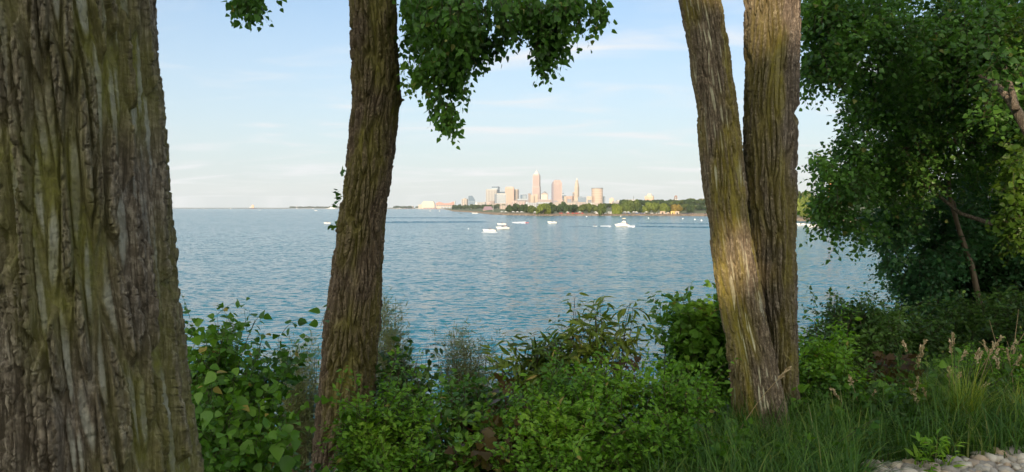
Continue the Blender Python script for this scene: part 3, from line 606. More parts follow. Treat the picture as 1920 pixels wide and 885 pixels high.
crew(b1, -.08, 'person in navy seated by the windscreen of the lowest white motorboat', ci=1); crew(b1, -.2, 'person in navy seated in the stern of the lowest white motorboat', ci=1, dy=.4)
b2 = runabout(941.5, 430, 27, 'white motorboat in the middle of the cluster with bow pointing up to the left', H=.95, skew=.45)
crew(b2, -.2, 'person in red standing at the stern of the middle white motorboat', 'stand', 0); crew(b2, -.34, 'person in navy standing beside the red-shirted one', 'stand', 1, dy=.3); crew(b2, -.08, 'person in white seated in the middle white motorboat', 'sit', 2)
b3 = runabout(940, 421.8, 18, 'white motorboat farthest back in the cluster, behind the middle one', H=.95)
crew(b3, -.12, 'person in navy standing in the rear boat of the cluster', 'stand', 1)
b4 = runabout(988, 418, 8, 'small red speedboat ahead of a white wake', bow=1, hull=REDH, H=.7, skew=.1)
crew(b4, -.1, 'person crouched in the small red speedboat', 'sit', 1)
b5 = runabout(1034.5, 419, 18, 'white cuddy motorboat alone on the water below the broad pink tower', H=1.1)
b6 = runabout(1115.5, 424.8, 9.5, 'small low white boat ahead of the cabin cruiser', H=.55, screen=False)
crew(b6, 0, 'person in navy seated in the small low white boat', 'sit', 1)
b7 = runabout(613, 419.5, 13, 'white motorboat just emerging from behind the dark middle trunk', H=1.0)
crew(b7, -.1, 'person in navy in the motorboat beside the dark middle trunk', 'sit', 1)
b8 = runabout(864, 400.3, 4.5, 'tiny dark boat off the sandy point', hull=DARKM, skew=.1); b9 = runabout(890, 400.6, 12, 'long white boat low on the water off the point', skew=.1, H=.8)
for i, (px, yb, Lp, lb) in enumerate([(1502,423,19,'white motorboat moored first beside the twin trunk'),(1526,427,30,'large white motorboat moored off the red-brown shore'),(1553,421,22,'white motorboat moored behind the hanging leaf clump'),(1601,424,20,'white motorboat glimpsed under the overhanging branches'),(1650,430,22,'white motorboat farthest along the shore under the branches')]):
    runabout(px, yb, Lp, lb, H=1.2, group='boats moored off the near shore')
# cabin cruiser
Y = 12*F/(425-388.5); L = 28.5/F*Y; B = L*.33; H = 1.25
o = empty('cabin_cruiser', (xat(1165.5, Y), Y, 0), 'white cabin cruiser with a flybridge and tan canvas top', 'boat', rz=math.pi+.2)
hull_mb(L, B, H).build('hull', HULL, o, world=False)
MB().loft([[(-L*.3,-B*.4,H),(-L*.3,B*.4,H),(-L*.3,B*.38,H*1.5),(-L*.3,-B*.38,H*1.5)],[(L*.08,-B*.36,H*1.1),(L*.08,B*.36,H*1.1),(L*.02,B*.3,H*1.75),(L*.02,-B*.3,H*1.75)],[(L*.40,-B*.08,H*1.28),(L*.40,B*.08,H*1.28),(L*.38,B*.06,H*1.35),(L*.38,-B*.06,H*1.35)]]).build('foredeck', HULL, o, world=False)
MB().loft([[(-L*.28,-B*.34,H*1.4),(L*.06,-B*.34,H*1.6),(L*.06,B*.34,H*1.6),(-L*.28,B*.34,H*1.4)],[(-L*.26,-B*.3,H*2.3),(-L*.03,-B*.3,H*2.3),(-L*.03,B*.3,H*2.3),(-L*.26,B*.3,H*2.3)]]).build('cabin', HULL, o, world=False)
MB().loft([[(-L*.25,-B*.345,H*1.75),(L*.03,-B*.345,H*1.75),(L*.03,B*.345,H*1.75),(-L*.25,B*.345,H*1.75)],[(-L*.23,-B*.325,H*2.1),(-L*.0,-B*.325,H*2.1),(-L*.0,B*.325,H*2.1),(-L*.23,B*.325,H*2.1)]]).build('cabin_window', GLS, o, world=False)
MB().box(-L*.25,-L*.06,-B*.28,B*.28,H*2.3,H*2.75).build('flybridge', HULL, o, world=False)
for x in (-L*.24,-L*.08):
    for y in (-B*.26, B*.26): MB().cyl(x, y, H*2.7, H*3.9, .04, n=6).build('bimini_post', ROOFM, o, world=False)
MB().loft([[(-L*.27,-B*.3,H*3.85),(-L*.05,-B*.3,H*3.85),(-L*.05,B*.3,H*3.85),(-L*.27,B*.3,H*3.85)],[(-L*.24,-B*.2,H*4.25),(-L*.08,-B*.2,H*4.25),(-L*.08,B*.2,H*4.25),(-L*.24,B*.2,H*4.25)]]).build('canvas_top', plain('tan_canvas', (0.62,0.52,0.36), .9), o, world=False)
MB().tube([(L*.1,-B*.3,H*1.6),(L*.3,-B*.2,H*1.75),(L*.47,0,H*1.8),(L*.3,B*.2,H*1.75),(L*.1,B*.3,H*1.6)], .04, 5).build('bow_rail', ROOFM, o, world=False)
bc = (o, Y, L, B, H); crew(bc, -.16, 'person in white at the helm on the cruiser flybridge', 'sit', 2, z=H*2.35); crew(bc, -.38, 'person in red on the aft deck of the cabin cruiser', 'stand', 0, z=H*.75)
# far vessels
Y = 6300; s = Y/F; o = empty('freighter', (xat(474, Y), Y, 0), 'small lake freighter on the horizon with orange and white deckhouse', 'ship', rz=math.pi)
hull_mb(15*s, 12, 6).build('hull', plain('dark_hull', (.12,.08,.08), .5), o, world=False); MB().box(-2*s, 2*s, -4, 4, 6, zat(384.5, Y)).build('deckhouse', plain('orange_white_house', (.75,.40,.26), .6), o, world=False); MB().box(2.4*s, 6*s, -4, 4, 7, 15).build('cargo', WHITE, o, world=False); MB().cyl(0,0,zat(384.5,Y),zat(382.8,Y),1.2,.8,6).build('mast', WHITE, o, world=False)
def sail(px, yb, h, lab, group='tiny sailing boats near the horizon'):
    Y = 12*F/(yb-388.5); s = Y/F; o = empty('sailboat', (xat(px, Y), Y, 0), lab, 'boat', group, rz=.3)
    hull_mb(h*.8*s, h*.25*s, h*.1*s).build('hull', HULL, o, world=False); MB().cyl(0,0,0,h*s,.012*h*s,n=6).build('mast', ROOFM, o, world=False)
    MB().add([(-.02*h*s,-.1,.15*h*s),(-.35*h*s,.2,.18*h*s),(-.02*h*s,-.1,.97*h*s),(-.02*h*s,.1,.15*h*s),(-.35*h*s,.3,.18*h*s),(-.02*h*s,.1,.97*h*s)], [(0,1,2),(3,5,4),(0,3,4,1),(1,4,5,2),(2,5,3,0)]).build('sail', WHITE, o, world=False)
sail(433, 392.5, 4, 'tiny white sail between the big left trunk and the freighter'); sail(382, 391.6, 2.6, 'tiny white sail nearest the big left trunk on the horizon')
sail(807, 396.3, 3.4, 'tiny white sail in front of the brick red harbour wall'); sail(824.5, 396.6, 3.6, 'tiny white sail in front of the seating bowl'); sail(744, 392.8, 3, 'tiny white sail before the long white harbour shed')
Y = 5200; s = Y/F; o = empty('ferry', (xat(622, Y), Y, 0), 'long white excursion ship low on the horizon left of the dark middle trunk', 'ship'); hull_mb(20*s, 10, 3.5).build('hull', HULL, o, world=False); MB().box(-5.5*s, 5*s, -4, 4, 3.5, 9).build('deckhouse', WHITE, o, world=False); MB().box(-3*s, 3*s, -3, 3, 9, 13).build('bridge_deck', WHITE, o, world=False)
runabout(487, 394.3, 4.2, 'tiny white boat on the water right of the freighter', skew=.1); runabout(592, 395.4, 6, 'small white boat left of the excursion ship', skew=.1); runabout(587, 391.6, 5, 'faint pale boat on the horizon near the excursion ship', skew=.1)
Y = 7000; o = empty('lighthouse', (xat(556.5, Y), Y, 0), 'faint white lighthouse on the breakwater', 'lighthouse'); s = Y/F; MB().box(-1.2*s,1.2*s,-4,4,0,4).build('base', WHITE, o, world=False); MB().cyl(0,0,4,zat(385.6,Y),2.6,1.8,8).build('tower', WHITE, o, world=False); MB().cyl(0,0,zat(385.6,Y),zat(385,Y),2.6,1.0,8).build('lantern', REDS, o, world=False)
MB().box(xat(545,Y), xat(640,Y), Y+20, Y+40, -.5, 5).build('breakwater', ROOFM); tag(bpy.data.objects['breakwater'], 'long grey stone breakwater on the horizon', 'breakwater')
BUO = plain('white_buoy', (.8,.8,.78), .4)
for px, yb, r_ in [(1216,409.5,.75),(1280.5,410.5,.75),(1303,412,.75),(1315.5,413.8,.75),(1100,406.6,.85),(1164,405.8,.8),(878,429.3,.32)]:
    Y = 12*F/(yb-388.5); o = empty('buoy', (xat(px, Y), Y, 0), 'small white buoy alone left of the boat cluster' if px == 878 else 'white swim-area buoy off the beach', 'buoy', None if px == 878 else 'swim buoys off the beach')
    MB().loft([[(r_*k*math.cos(t), r_*k*math.sin(t), z*r_) for t in np.linspace(0, 2*math.pi, 11)[:-1]] for k, z in ((.4,-.6),(.95,-.1),(1,.3),(.7,.9),(.25,1.2),(.2,1.6))]).build('float', BUO, o, smooth=True, world=False)
# wakes and foam
def foam(px0, px1, y, hpx, label, seed=0):
    r = np.random.default_rng(seed); V = []; T = []
    Y = 12*F/(y-388.5); dY = hpx*Y*Y/(12*F); n = int((px1-px0)*34)
    for i in range(n):
        t = r.random(); p = px0+(px1-px0)*t; yy = Y+dY*r.normal()*.35*(.5+t); x = xat(p, yy); b = len(V); a = r.uniform(.25, .9); h = r.uniform(.08, .3)
        V += [(x-a, yy, .02), (x, yy-a*.6, .02), (x+a, yy, .02), (x, yy+a*.6, .02), (x, yy, h)]; T += [(b,b+1,b+4),(b+1,b+2,b+4),(b+2,b+3,b+4),(b+3,b,b+4)]
    o = link('foam', np_mesh('foam', V, tris=T), FOAM); tag(o, label, kind='stuff')
foam(961, 985, 417.3, 1.6, 'white foam trail behind the red speedboat', 1); foam(1127, 1144, 424.2, 1.0, 'foam patch ahead of the cabin cruiser', 2); foam(1178, 1190, 424.5, 1.6, 'foam at the stern of the cruiser', 3)
foam(905, 931, 435.6, .6, 'foam line at the hull of the lowest motorboat', 4)
def swell(p0, y0, p1, y1, wid, h, label, seed=0):
    """long low wave ridge, steep towards the viewer"""
    r = np.random.default_rng(seed); n = 120; V = []
    for i in range(n):
        t = i/(n-1); px = p0+(p1-p0)*t; yy = y0+(y1-y0)*t; Y = 12*F/(yy-388.5)+r.normal()*1.2; k = math.sin(math.pi*min(1, max(.02, t*6)*.5 if t < .16 else (1-t)*3 if t > .83 else .5))*(.55+.45*r.random()); k = max(.03, k)
        x = xat(px, Y); V += [(x, Y-wid*.5, -.03), (x, Y-wid*.2, h*k*.6), (x, Y, h*k), (x, Y+wid, -.03)]
    Q = [(i*4+j, (i+1)*4+j, (i+1)*4+j+1, i*4+j+1) for i in range(n-1) for j in range(3)]
    o = link('wake', np_mesh('wake', V, quads=Q, smooth=True), WATER); tag(o, label, kind='structure')
swell(1180, 418.4, 1420, 421.5, 3.5, .55, 'upper dark wake line behind the cruiser', 1); swell(1180, 424.5, 1440, 428.5, 3.2, .6, 'lower dark wake line behind the cruiser', 2); swell(1060, 425.1, 1150, 425.3, 2, .25, 'wake line ahead of the cruiser', 5)
swell(700, 417.2, 925, 416.3, 6, .9, 'dark wake line left of the boats', 3); swell(700, 408.5, 900, 409, 8, .8, 'far dark wake line', 4)
# beach: cars, canopies, huts, people
def car_mesh(col):
    mb = MB(); mb.loft([[(-2.2,y,.3),(2.2,y,.3),(2.25,y,.75),(1.3,y,.95),(.6,y,1.42),(-1.2,y,1.45),(-1.9,y,.95),(-2.2,y,.85)] for y in (-.85,.85)])
    me = mb.mesh('car_body'); me.materials.append(plain('car_paint_'+col, {'white': (.75,.75,.73), 'dark': (.03,.035,.05), 'blue': (.08,.13,.28), 'red': (.4,.05,.04), 'silver': (.45,.46,.48)}[col], .3)); return me
CM = {c: car_mesh(c) for c in ('white', 'dark', 'blue', 'red', 'silver')}
wmb = MB()
for x in (-1.4, 1.4):
    for y in (-.8, .8): wmb.loft([[(x+.34*math.cos(t), y+d, .34+.34*math.sin(t)) for t in np.linspace(0, 2*math.pi, 11)[:-1]] for d in (-.1,.1)])
wm_ = wmb.mesh('wheels'); wm_.materials.append(DARKM)
ck = list(CM)
for i in range(46):
    px = [rr.uniform(1118, 1160), rr.uniform(1160, 1215), rr.uniform(1196, 1258), rr.uniform(1280, 1326), rr.uniform(1040, 1110)][i % 5]; c = ck[i*7 % 5]; Y = shoreY(px)+rr.uniform(38, 75)
    o = link('parked_car', CM[c], None); o.location = (xat(px, Y), Y, 2.35); o.rotation_euler = (0, 0, rr.choice([0.1, 1.5, 3.1])); tag(o, c+' car among those parked behind the far beach', 'car', 'cars parked behind the beach'); link('wheel_set', wm_, None, o, False)
cm_ = MB(); R4 = 2.4
cm_.add([(-R4,-R4,2.4),(R4,-R4,2.4),(R4,R4,2.4),(-R4,R4,2.4),(0,0,3.9)], [(0,3,2,1),(0,1,4),(1,2,4),(2,3,4),(3,0,4)]); cme = cm_.mesh('canopy'); cme.materials.append(WHITE)
pm_ = MB(); [pm_.cyl(x, y, 0, 2.4, .06, n=5) for x in (-2.3,2.3) for y in (-2.3,2.3)]; pme = pm_.mesh('posts'); pme.materials.append(ROOFM)
for i, px in enumerate([962, 970, 978, 1003, 1064, 1087, 1117, 1128, 1142, 1146, 1150, 1172, 1178, 1188, 1193, 1212, 948, 941]):
    Y = shoreY(px)+rr.uniform(20, 45); o = empty('tent', (xat(px, Y), Y, 2.1), 'white pop-up canopy tent on the far park shore', 'tent', 'white canopy tents along the far shore', rz=rr.uniform(0, 1)); link('canopy', cme, None, o, False); link('tent_posts', pme, None, o, False)
for px, wd, mt, lab in [(1261, 6.5, YELW, 'yellow beach hut with a dark doorway'), (1269.5, 7, CREAM, 'cream beach hut with a dark doorway beside the yellow one'), (1242, 9, SAND, 'long beige beach hut left of the small pale one'), (1252.5, 4, CREAM, 'small pale beach hut between the long hut and the yellow hut')]:
    Y = shoreY(px)+32; s = Y/F; o = empty('beach_hut', (xat(px, Y), Y, 2.2), lab, 'hut'); h = 4.0 if wd > 5 else 2.6; wv = wd*s/2
    MB().box(-wv, wv, -1.5, 1.5, 0, h*.86).build('wall', mt, o, world=False); MB().box(-wv-.2, wv+.2, -1.8, 1.8, h*.86, h).build('roof', mt, o, world=False); MB().box(-wv*.4, wv*.4, -1.62, -1.4, .1, h*.6).build('doorway', DARKM, o, world=False)
for i in range(60):
    px = rr.uniform(1195, 1330) if i % 3 else rr.uniform(1490, 1560); Y = shoreY(px)+rr.uniform(4, 30)
    person((xat(px, Y), Y, float(np.interp(Y-shoreY(px), [0,4,14,60], [.3,1.3,2.0,2.5]))), 'tiny bather in %s on the far sandy beach' % CN[i % 4], 'stand', i % 4, rr.uniform(0, 6), 'bathers on the far beach')
# ------------------------------------------------------------ near ground
def yedge(x): return 5.0+(x+1.6)*0.62
def ground_z(x, y):
    e = max(2.6, yedge(x)); s_ = max(0.0, y-e)
    z = 10.34 - 0.02*max(0, y) - 0.5*s_*min(1, 0.55+s_*0.3)
    if x < -1.2: z -= 0.10*min(3, -1.2-x)*max(0, min(1, (y-1)/3))
    z += 0.04*math.sin(x*1.9+0.7)*math.sin(y*1.3)
    return max(z, -0.9)
gx = np.concatenate([np.linspace(-60, -8, 14), np.linspace(-7, 12, 96), np.linspace(13, 70, 16)]); gy = np.concatenate([np.linspace(-70, -6, 12), np.linspace(-5, 16, 100), np.linspace(17, 60, 30)])
V = [(x, y, ground_z(x, y)) for y in gy for x in gx]; nx_ = len(gx)
Q = [(j*nx_+i, j*nx_+i+1, (j+1)*nx_+i+1, (j+1)*nx_+i) for j in range(len(gy)-1) for i in range(nx_-1)]
m, nt, nd, lk = new_mat('bank_soil'); o_ = N(nt, 'ShaderNodeOutputMaterial'); b = N(nt, 'ShaderNodeBsdfPrincipled'); b.inputs['Roughness'].default_value = 0.95
tc = N(nt, 'ShaderNodeTexCoord'); n1 = N(nt, 'ShaderNodeTexNoise', inputs={'Scale': 3.0, 'Detail': 8.0}); lk.new(tc.outputs['Object'], n1.inputs['Vector'])
rp = N(nt, 'ShaderNodeValToRGB'); e = rp.color_ramp.elements; e[0].position = .35; e[0].color = (0.022, 0.03, 0.012, 1); e[1].position = .65; e[1].color = (0.07, 0.06, 0.035, 1)
lk.new(n1.outputs['Fac'], rp.inputs[0]); lk.new(rp.outputs[0], b.inputs['Base Color']); bp = N(nt, 'ShaderNodeBump'); bp.inputs['Distance'].default_value = .05; lk.new(n1.outputs['Fac'], bp.inputs['Height']); lk.new(bp.outputs[0], b.inputs['Normal']); lk.new(b.outputs[0], o_.inputs[0])
tag(link('bank_ground', np_mesh('bank_ground', V, quads=Q, smooth=True), m), kind='structure', label='dark soil bank sloping down to the lake')

# ------------------------------------------------------------ bark and trunks
def bark_mat(name, ridge, ridge2, moss, pale, moss_amt, pale_amt, fine=1.0):
    m, nt, nd, lk = new_mat(name); o_ = N(nt, 'ShaderNodeOutputMaterial'); b = N(nt, 'ShaderNodeBsdfPrincipled')
    b.inputs['Roughness'].default_value = 0.92; b.inputs['Specular IOR Level'].default_value = 0.2
    def A(n): return N(nt, 'ShaderNodeAttribute', attribute_name=n).outputs['Fac']
    h, ms, pl = A('h'), A('moss'), A('pale')
    tc = N(nt, 'ShaderNodeTexCoord'); n1 = N(nt, 'ShaderNodeTexNoise', inputs={'Scale': 38.0, 'Detail': 6.0, 'Roughness': .65}); 
    mp = N(nt, 'ShaderNodeMapping'); mp.inputs['Scale'].default_value = (1, 1, 1.1); lk.new(tc.outputs['Object'], mp.inputs[0]); lk.new(mp.outputs[0], n1.inputs['Vector'])
    n2 = N(nt, 'ShaderNodeTexNoise', inputs={'Scale': 9.0, 'Detail': 4.0}); lk.new(tc.outputs['Object'], n2.inputs['Vector'])
    def mix(f, a, c, fv=None):
        x = N(nt, 'ShaderNodeMix', data_type='RGBA')
        if fv is None: lk.new(f, x.inputs['Factor'])
        else: x.inputs['Factor'].default_value = fv
        for s_, v in (('A', a), ('B', c)):
            if isinstance(v, tuple): x.inputs[s_].default_value = rgba(v)
            else: lk.new(v, x.inputs[s_])
        return x.outputs['Result']
    def rng_(v, a, b_, c=0.0, d=1.0):
        x = N(nt, 'ShaderNodeMapRange'); x.inputs[1].default_value = a; x.inputs[2].default_value = b_; x.inputs[3].default_value = c; x.inputs[4].default_value = d; lk.new(v, x.inputs[0]); return x.outputs[0]
    def mul(a, b_):
        x = N(nt, 'ShaderNodeMath', operation='MULTIPLY'); lk.new(a, x.inputs[0]); lk.new(b_, x.inputs[1]); return x.outputs[0]
    base = mix(rng_(n2.outputs['Fac'], .35, .65), ridge, ridge2)
    base = mix(rng_(n1.outputs['Fac'], .42, .60), tuple(c*.62 for c in ridge), base)
    n3 = N(nt, 'ShaderNodeTexNoise', inputs={'Scale': 1.0, 'Detail': 5.0, 'Roughness': .7, 'Distortion': .4}); mp3 = N(nt, 'ShaderNodeMapping'); mp3.inputs['Scale'].default_value = (95, 95, 9); lk.new(tc.outputs['Object'], mp3.inputs[0]); lk.new(mp3.outputs[0], n3.inputs['Vector'])
    base = mix(rng_(n3.outputs['Fac'], .46, .56), tuple(c*.42 for c in ridge), base)
    base = mix(mul(ms, rng_(n1.outputs['Fac'], .30, .60, moss_amt*.55, moss_amt)), base, moss)
    base = mix(mul(pl, rng_(n2.outputs['Fac'], .38, .62, pale_amt*.3, pale_amt)), base, pale)
    lk.new(base, b.inputs['Base Color'])
    bp = N(nt, 'ShaderNodeBump'); bp.inputs['Distance'].default_value = .010*fine; bp.inputs['Strength'].default_value = 1; sm3 = N(nt, 'ShaderNodeMath', operation='ADD'); lk.new(n1.outputs['Fac'], sm3.inputs[0]); lk.new(n3.outputs['Fac'], sm3.inputs[1]); lk.new(sm3.outputs[0], bp.inputs['Height']); lk.new(bp.outputs[0], b.inputs['Normal'])
    lk.new(b.outputs[0], o_.inputs[0]); return m
def cells(u, v, pu, seed):
    iu = np.floor(u).astype(int); iv = np.floor(v).astype(int); f1 = np.full(u.shape, 9.); f2 = np.full(u.shape, 9.); cid = np.zeros(u.shape)
    for a in (-1, 0, 1):
        for b_ in (-1, 0, 1):
            cu = iu+a; cm_ = cu % pu if pu else cu; vo = v+(_h2(cm_, cm_*0+3, seed+9) % 97)/97.0*3; cvv = np.floor(vo).astype(int)+b_; hh = _h2(cm_, cvv, seed); px_ = cu+.5+((hh % 61)/61-.5)*.55; py_ = cvv+.5+((hh*7 % 53)/53-.5)*.8
            d_ = np.sqrt((u-px_)**2+(vo-py_)**2*.55); c_ = ((hh*13) % 97)/97
            nw = d_ < f1; f2 = np.where(nw, f1, np.minimum(f2, d_)); cid = np.where(nw, c_, cid); f1 = np.where(nw, d_, f1)
    return f1, f2, cid
def trunk_mesh(name, prof, Dfun, ztop, nth, rows_vis, seed, spacing=0.045, amp=0.016, aniso=5.0, taper_to=0.35, knobs=(), ybot=930, moss_dir=None, flare=0.0, moss_bias=0.0, lowf=.3):
    """prof: list of (py, left px, right px)"""
    pr = np.array(sorted(prof), float); top_y, bot_y = pr[0, 0], ybot
    ys_ = np.linspace(bot_y, top_y, rows_vis); lft = np.interp(ys_, pr[:, 0], pr[:, 1]); rgt = np.interp(ys_, pr[:, 0], pr[:, 2])
    k = np.ones(9)/9
    C = []; R = []
    for y, l, r in zip(ys_, lft, rgt):
        D = Dfun(y); c = P((l+r)/2, y, D); C.append(c); R.append((r-l)/2/F*D*0.985)
    C = np.array(C); R = np.array(R)
    pad = np.pad(C, ((20, 20), (0, 0)), 'edge'); 
    for j in (0, 1): C[:, j] = np.convolve(np.concatenate([2*C[0, j]-C[20:0:-1, j], C[:, j], 2*C[-1, j]-C[-2:-22:-1, j]]), np.ones(41)/41, 'valid')
    R = np.convolve(np.concatenate([2*R[0]-R[20:0:-1], R, 2*R[-1]-R[-2:-22:-1]]), np.ones(41)/41, 'valid')
    # continue above the frame
    n_up = 60; sl_ = (C[-1]-C[-60])/(C[-1, 2]-C[-60, 2]); zz = np.linspace(C[-1, 2], ztop, n_up+1)[1:]
    up = C[-1]+(zz-C[-1, 2])[:, None]*sl_*np.array([.5, .5, 1]); up[:, 2] = zz; Ru = R[-1]*(1-(1-taper_to)*(zz-C[-1, 2])/(ztop-C[-1, 2]))
    C = np.vstack([C, up]); R = np.concatenate([R, Ru])
    if flare: R = R*(1+flare*np.exp(-(C[:, 2]-C[0, 2])/0.22))
    nr = len(C); u = np.arange(nth)/nth; zc = C[:, 2]
    U, Vv = np.meshgrid(u, zc); Rr = np.repeat(R[:, None], nth, 1)
    circ = 2*np.pi*np.median(R); N0 = 2*max(4, int(round(circ/spacing/2)))
    w1 = perlin2(U*max(4, N0//5), Vv*1.6, max(4, N0//5), seed)*1.0; w2 = perlin2(U*N0, Vv*3.5/aniso*5, N0, seed+1)*.28
    th = 2*np.pi*U
    uw = U + (w1*0.9+w2)/N0; cv = Vv/spacing/aniso
    f1, f2, cid = cells(uw*N0, cv+perlin2(U*N0, Vv*2.0, N0, seed+4)*.25, N0, seed+2); e1 = f2-f1
    g1, g2, cid2 = cells(uw*N0*1.6+3.3, cv*3.1, None, seed+3); e2 = g2-g1
    low = sstep(lowf+.06, lowf-.06, cid)              # broad troughs between the ridges
    ridge = sstep(0.05, 0.26, e1); top_ = (.72+.5*cid2*.5+.28*cid)
    plates = ridge*top_*(0.80+0.20*sstep(0.0, 0.16, e2))
    ck = perlin2(uw*N0*1.3, Vv/spacing*.55+cid*31, None, seed+5); plates *= 0.80+0.20*sstep(0.0, 0.09, np.abs(ck+0.1))
    plates = plates*(1-low*.68)
    fine = perlin2(U*N0*4, Vv/spacing*1.4, N0*4, seed+6)*.09*ridge + perlin2(U*N0*8, Vv/spacing*5, N0*8, seed+7)*.03
    flake = ((Vv/spacing/2.2+cid*9+w1) % 1.0)*0.12*ridge*(1-low*.7)
    h = plates+fine+flake
    big = perlin2(U*5, Vv*1.3, 5, seed+8)*.035*np.minimum(1, Rr/.2)*.6
    rad = Rr+amp*(h-0.98)+big*.35
    for (kpx, kpy, kr, ka) in knobs:   # knob bumps at photo pixels, on the visible side
        zk = float(P(kpx, kpy, Dfun(kpy))[2]); i = int(np.argmin(np.abs(zc-zk))); dx = (xat(kpx, Dfun(kpy), kpy)-C[i, 0])/R[i]; ang = -math.acos(max(-1, min(1, dx)))
        dth = (th-ang+np.pi) % (2*np.pi)-np.pi; d2 = (dth*Rr/kr)**2+((Vv-zk)/kr)**2; rad += ka*np.exp(-d2*1.6)*(1+.5*np.sin(np.sqrt(d2)*9)*np.exp(-d2))
    X = C[:, 0:1]+np.cos(th)*rad; Yy = C[:, 1:2]+np.sin(th)*rad
    VV = np.stack([X, Yy, Vv], -1).reshape(-1, 3)
    i, j = np.meshgrid(np.arange(nr-1), np.arange(nth), indexing='ij'); j2 = (j+1) % nth
    Q = np.stack([i*nth+j, i*nth+j2, (i+1)*nth+j2, (i+1)*nth+j], -1).reshape(-1, 4)
    mn = perlin2(U*4, Vv*1.1, 4, seed+9)+.5*perlin2(U*10, Vv*3.2, 10, seed+10)
    md = 0 if moss_dir is None else np.cos(th-moss_dir)*.55
    moss = sstep(-.25, .55, mn+md+moss_bias)*np.clip(.30+.8*low+.45*(1-sstep(.1, .5, e1)), 0, 1)
    pn = perlin2(U*6, Vv*1.0, 6, seed+12)+.35
    pale = np.clip(low*sstep(.22, .42, e1), 0, 1)*sstep(-.1, .45, pn)
    return np_mesh(name, VV, quads=Q, attrs={'h': h.ravel(), 'moss': moss.ravel(), 'pale': pale.ravel()}, smooth=True), C, R
BK_L = bark_mat('bark_mossy_grey', (0.312, 0.264, 0.197), (0.426, 0.385, 0.307), (0.220, 0.230, 0.040), (0.478, 0.495, 0.429), .8, .75)
BK_C = bark_mat('bark_brown', (0.224, 0.171, 0.116), (0.312, 0.242, 0.168), (0.182, 0.172, 0.030), (0.312, 0.264, 0.197), .85, .2)
BK_R = bark_mat('bark_olive', (0.296, 0.233, 0.160), (0.401, 0.334, 0.234), (0.284, 0.244, 0.028), (0.631, 0.607, 0.427), .8, .98)
BK_S = bark_mat('bark_grey_brown', (0.275, 0.224, 0.173), (0.371, 0.318, 0.246), (0.243, 0.215, 0.025), (0.398, 0.355, 0.276), .8, .25)
big_tree = empty('cottonwood_tree', (-2.05, 2.45, 10.2), 'massive mossy grey trunk filling the edge nearest the viewer', 'tree')
meL, CL, RL = trunk_mesh('trunk', [(-30,-64,270),(0,-60,272),(150,-50,287),(330,-36,303),(520,-20,320),(700,-3,341),(885,7,366),(930,9,372)], lambda y: 2.35, 17, 620, 860, 21, spacing=.033, amp=.038, aniso=9, lowf=.40, moss_bias=.22)
link('trunk', meL, BK_L, big_tree)
mid_tree = empty('cottonwood_tree', (-1.6, 7.6, 9.0), 'dark brown furrowed tree leaning slightly, standing between the massive trunk and the city', 'tree')
meC, CC, RC = trunk_mesh('trunk', [(-30,656,741),(0,657,742),(100,659,747),(180,661,751),(200,660,748),(300,650,738),(400,638,724),(420,633,722),(500,622,717),(560,615,716),(620,606,713),(700,602,706),(760,594,702),(820,588,698),(885,583,697),(930,580,697)], lambda y: 7.6, 20, 300, 900, 33, spacing=.048, amp=.046, aniso=7, lowf=.10, knobs=[(749,188,.05,.035),(640,612,.06,.022),(628,420,.05,.02)], moss_dir=math.radians(-60), moss_bias=-.05)
link('trunk', meC, BK_C, mid_tree)
twin_tree = empty('cottonwood_tree', (1.95, 6.1, 10.1), 'twin-stemmed tree, one pale-streaked olive stem leaning across a straight grey-brown one', 'tree')
meR, CR, RR = trunk_mesh('trunk', [(-30,1270,1346),(0,1274,1350),(100,1293,1369),(130,1293,1370),(200,1306,1383),(300,1313,1394),(400,1325,1404),(500,1338,1420),(600,1353,1438),(700,1368,1460),(760,1372,1474),(800,1374,1486),(885,1376,1500)], lambda y: 5.95+.0004*(900-y), 16, 300, 900, 51, spacing=.027, amp=.024, aniso=10, lowf=.36, knobs=[(1310,110,.09,.012)], ybot=900, moss_bias=.12, flare=.05)
t_ = link('trunk', meR, BK_R, twin_tree); tag(t_, label='pale-streaked olive stem leaning to the upper left')
meS, CS, RS = trunk_mesh('trunk', [(-30,1396,1500),(0,1397,1498),(100,1396,1496),(200,1396,1494),(300,1394,1492),(400,1398,1491),(500,1404,1491),(600,1408,1493),(700,1412,1495),(760,1418,1499),(800,1424,1508),(885,1420,1530)], lambda y: 6.35, 17, 300, 900, 63, spacing=.042, amp=.042, aniso=12.0, lowf=.15, ybot=900, moss_dir=math.radians(-130), moss_bias=-.02, flare=.08)
t_ = link('trunk', meS, BK_S, twin_tree); tag(t_, label='straight grey-brown stem with sunlit top')
# ------------------------------------------------------------ leaves
# template: rows of (y, half width, z) ; verts mid,left,right per row ; tip and base single
def tmpl(rows, fold=0.25, droop=0.15):
    V = [(0, 0, 0)]; n = len(rows)
    for y, wv in rows: z = -droop*y*y; V += [(0, y, z), (-wv, y*0.98, z+fold*wv), (wv, y*0.98, z+fold*wv)]
    V.append((0, 1, -droop)); T = []
    m = lambda i: 1+3*i
    T += [(0, m(0), m(0)+1), (0, m(0)+2, m(0))]
    for i in range(n-1):
        a, b = m(i), m(i+1); T += [(a, b, b+1), (a, b+1, a+1), (a, a+2, b+2), (a, b+2, b)]
    a = m(n-1); t = 1+3*n; T += [(a, t, a+1), (a, a+2, t)]
    return np.array(V, float), np.array(T)
T_DELTA = tmpl([(.22,.42),(.55,.33)], .25, .12)
T_HEART = tmpl([(.10,.30),(.32,.46),(.68,.27)], .22, .22)
T_OVAL = tmpl([(.30,.24),(.65,.22)], .3, .2)
T_LANCE = tmpl([(.25,.11),(.55,.12),(.8,.06)], .4, .42)
T_WILLOW = (np.array([(0,0,0),(-.06,.45,.01),(.06,.45,.01),(0,1,-.1)], float), np.array([(0,2,1),(1,2,3)]))
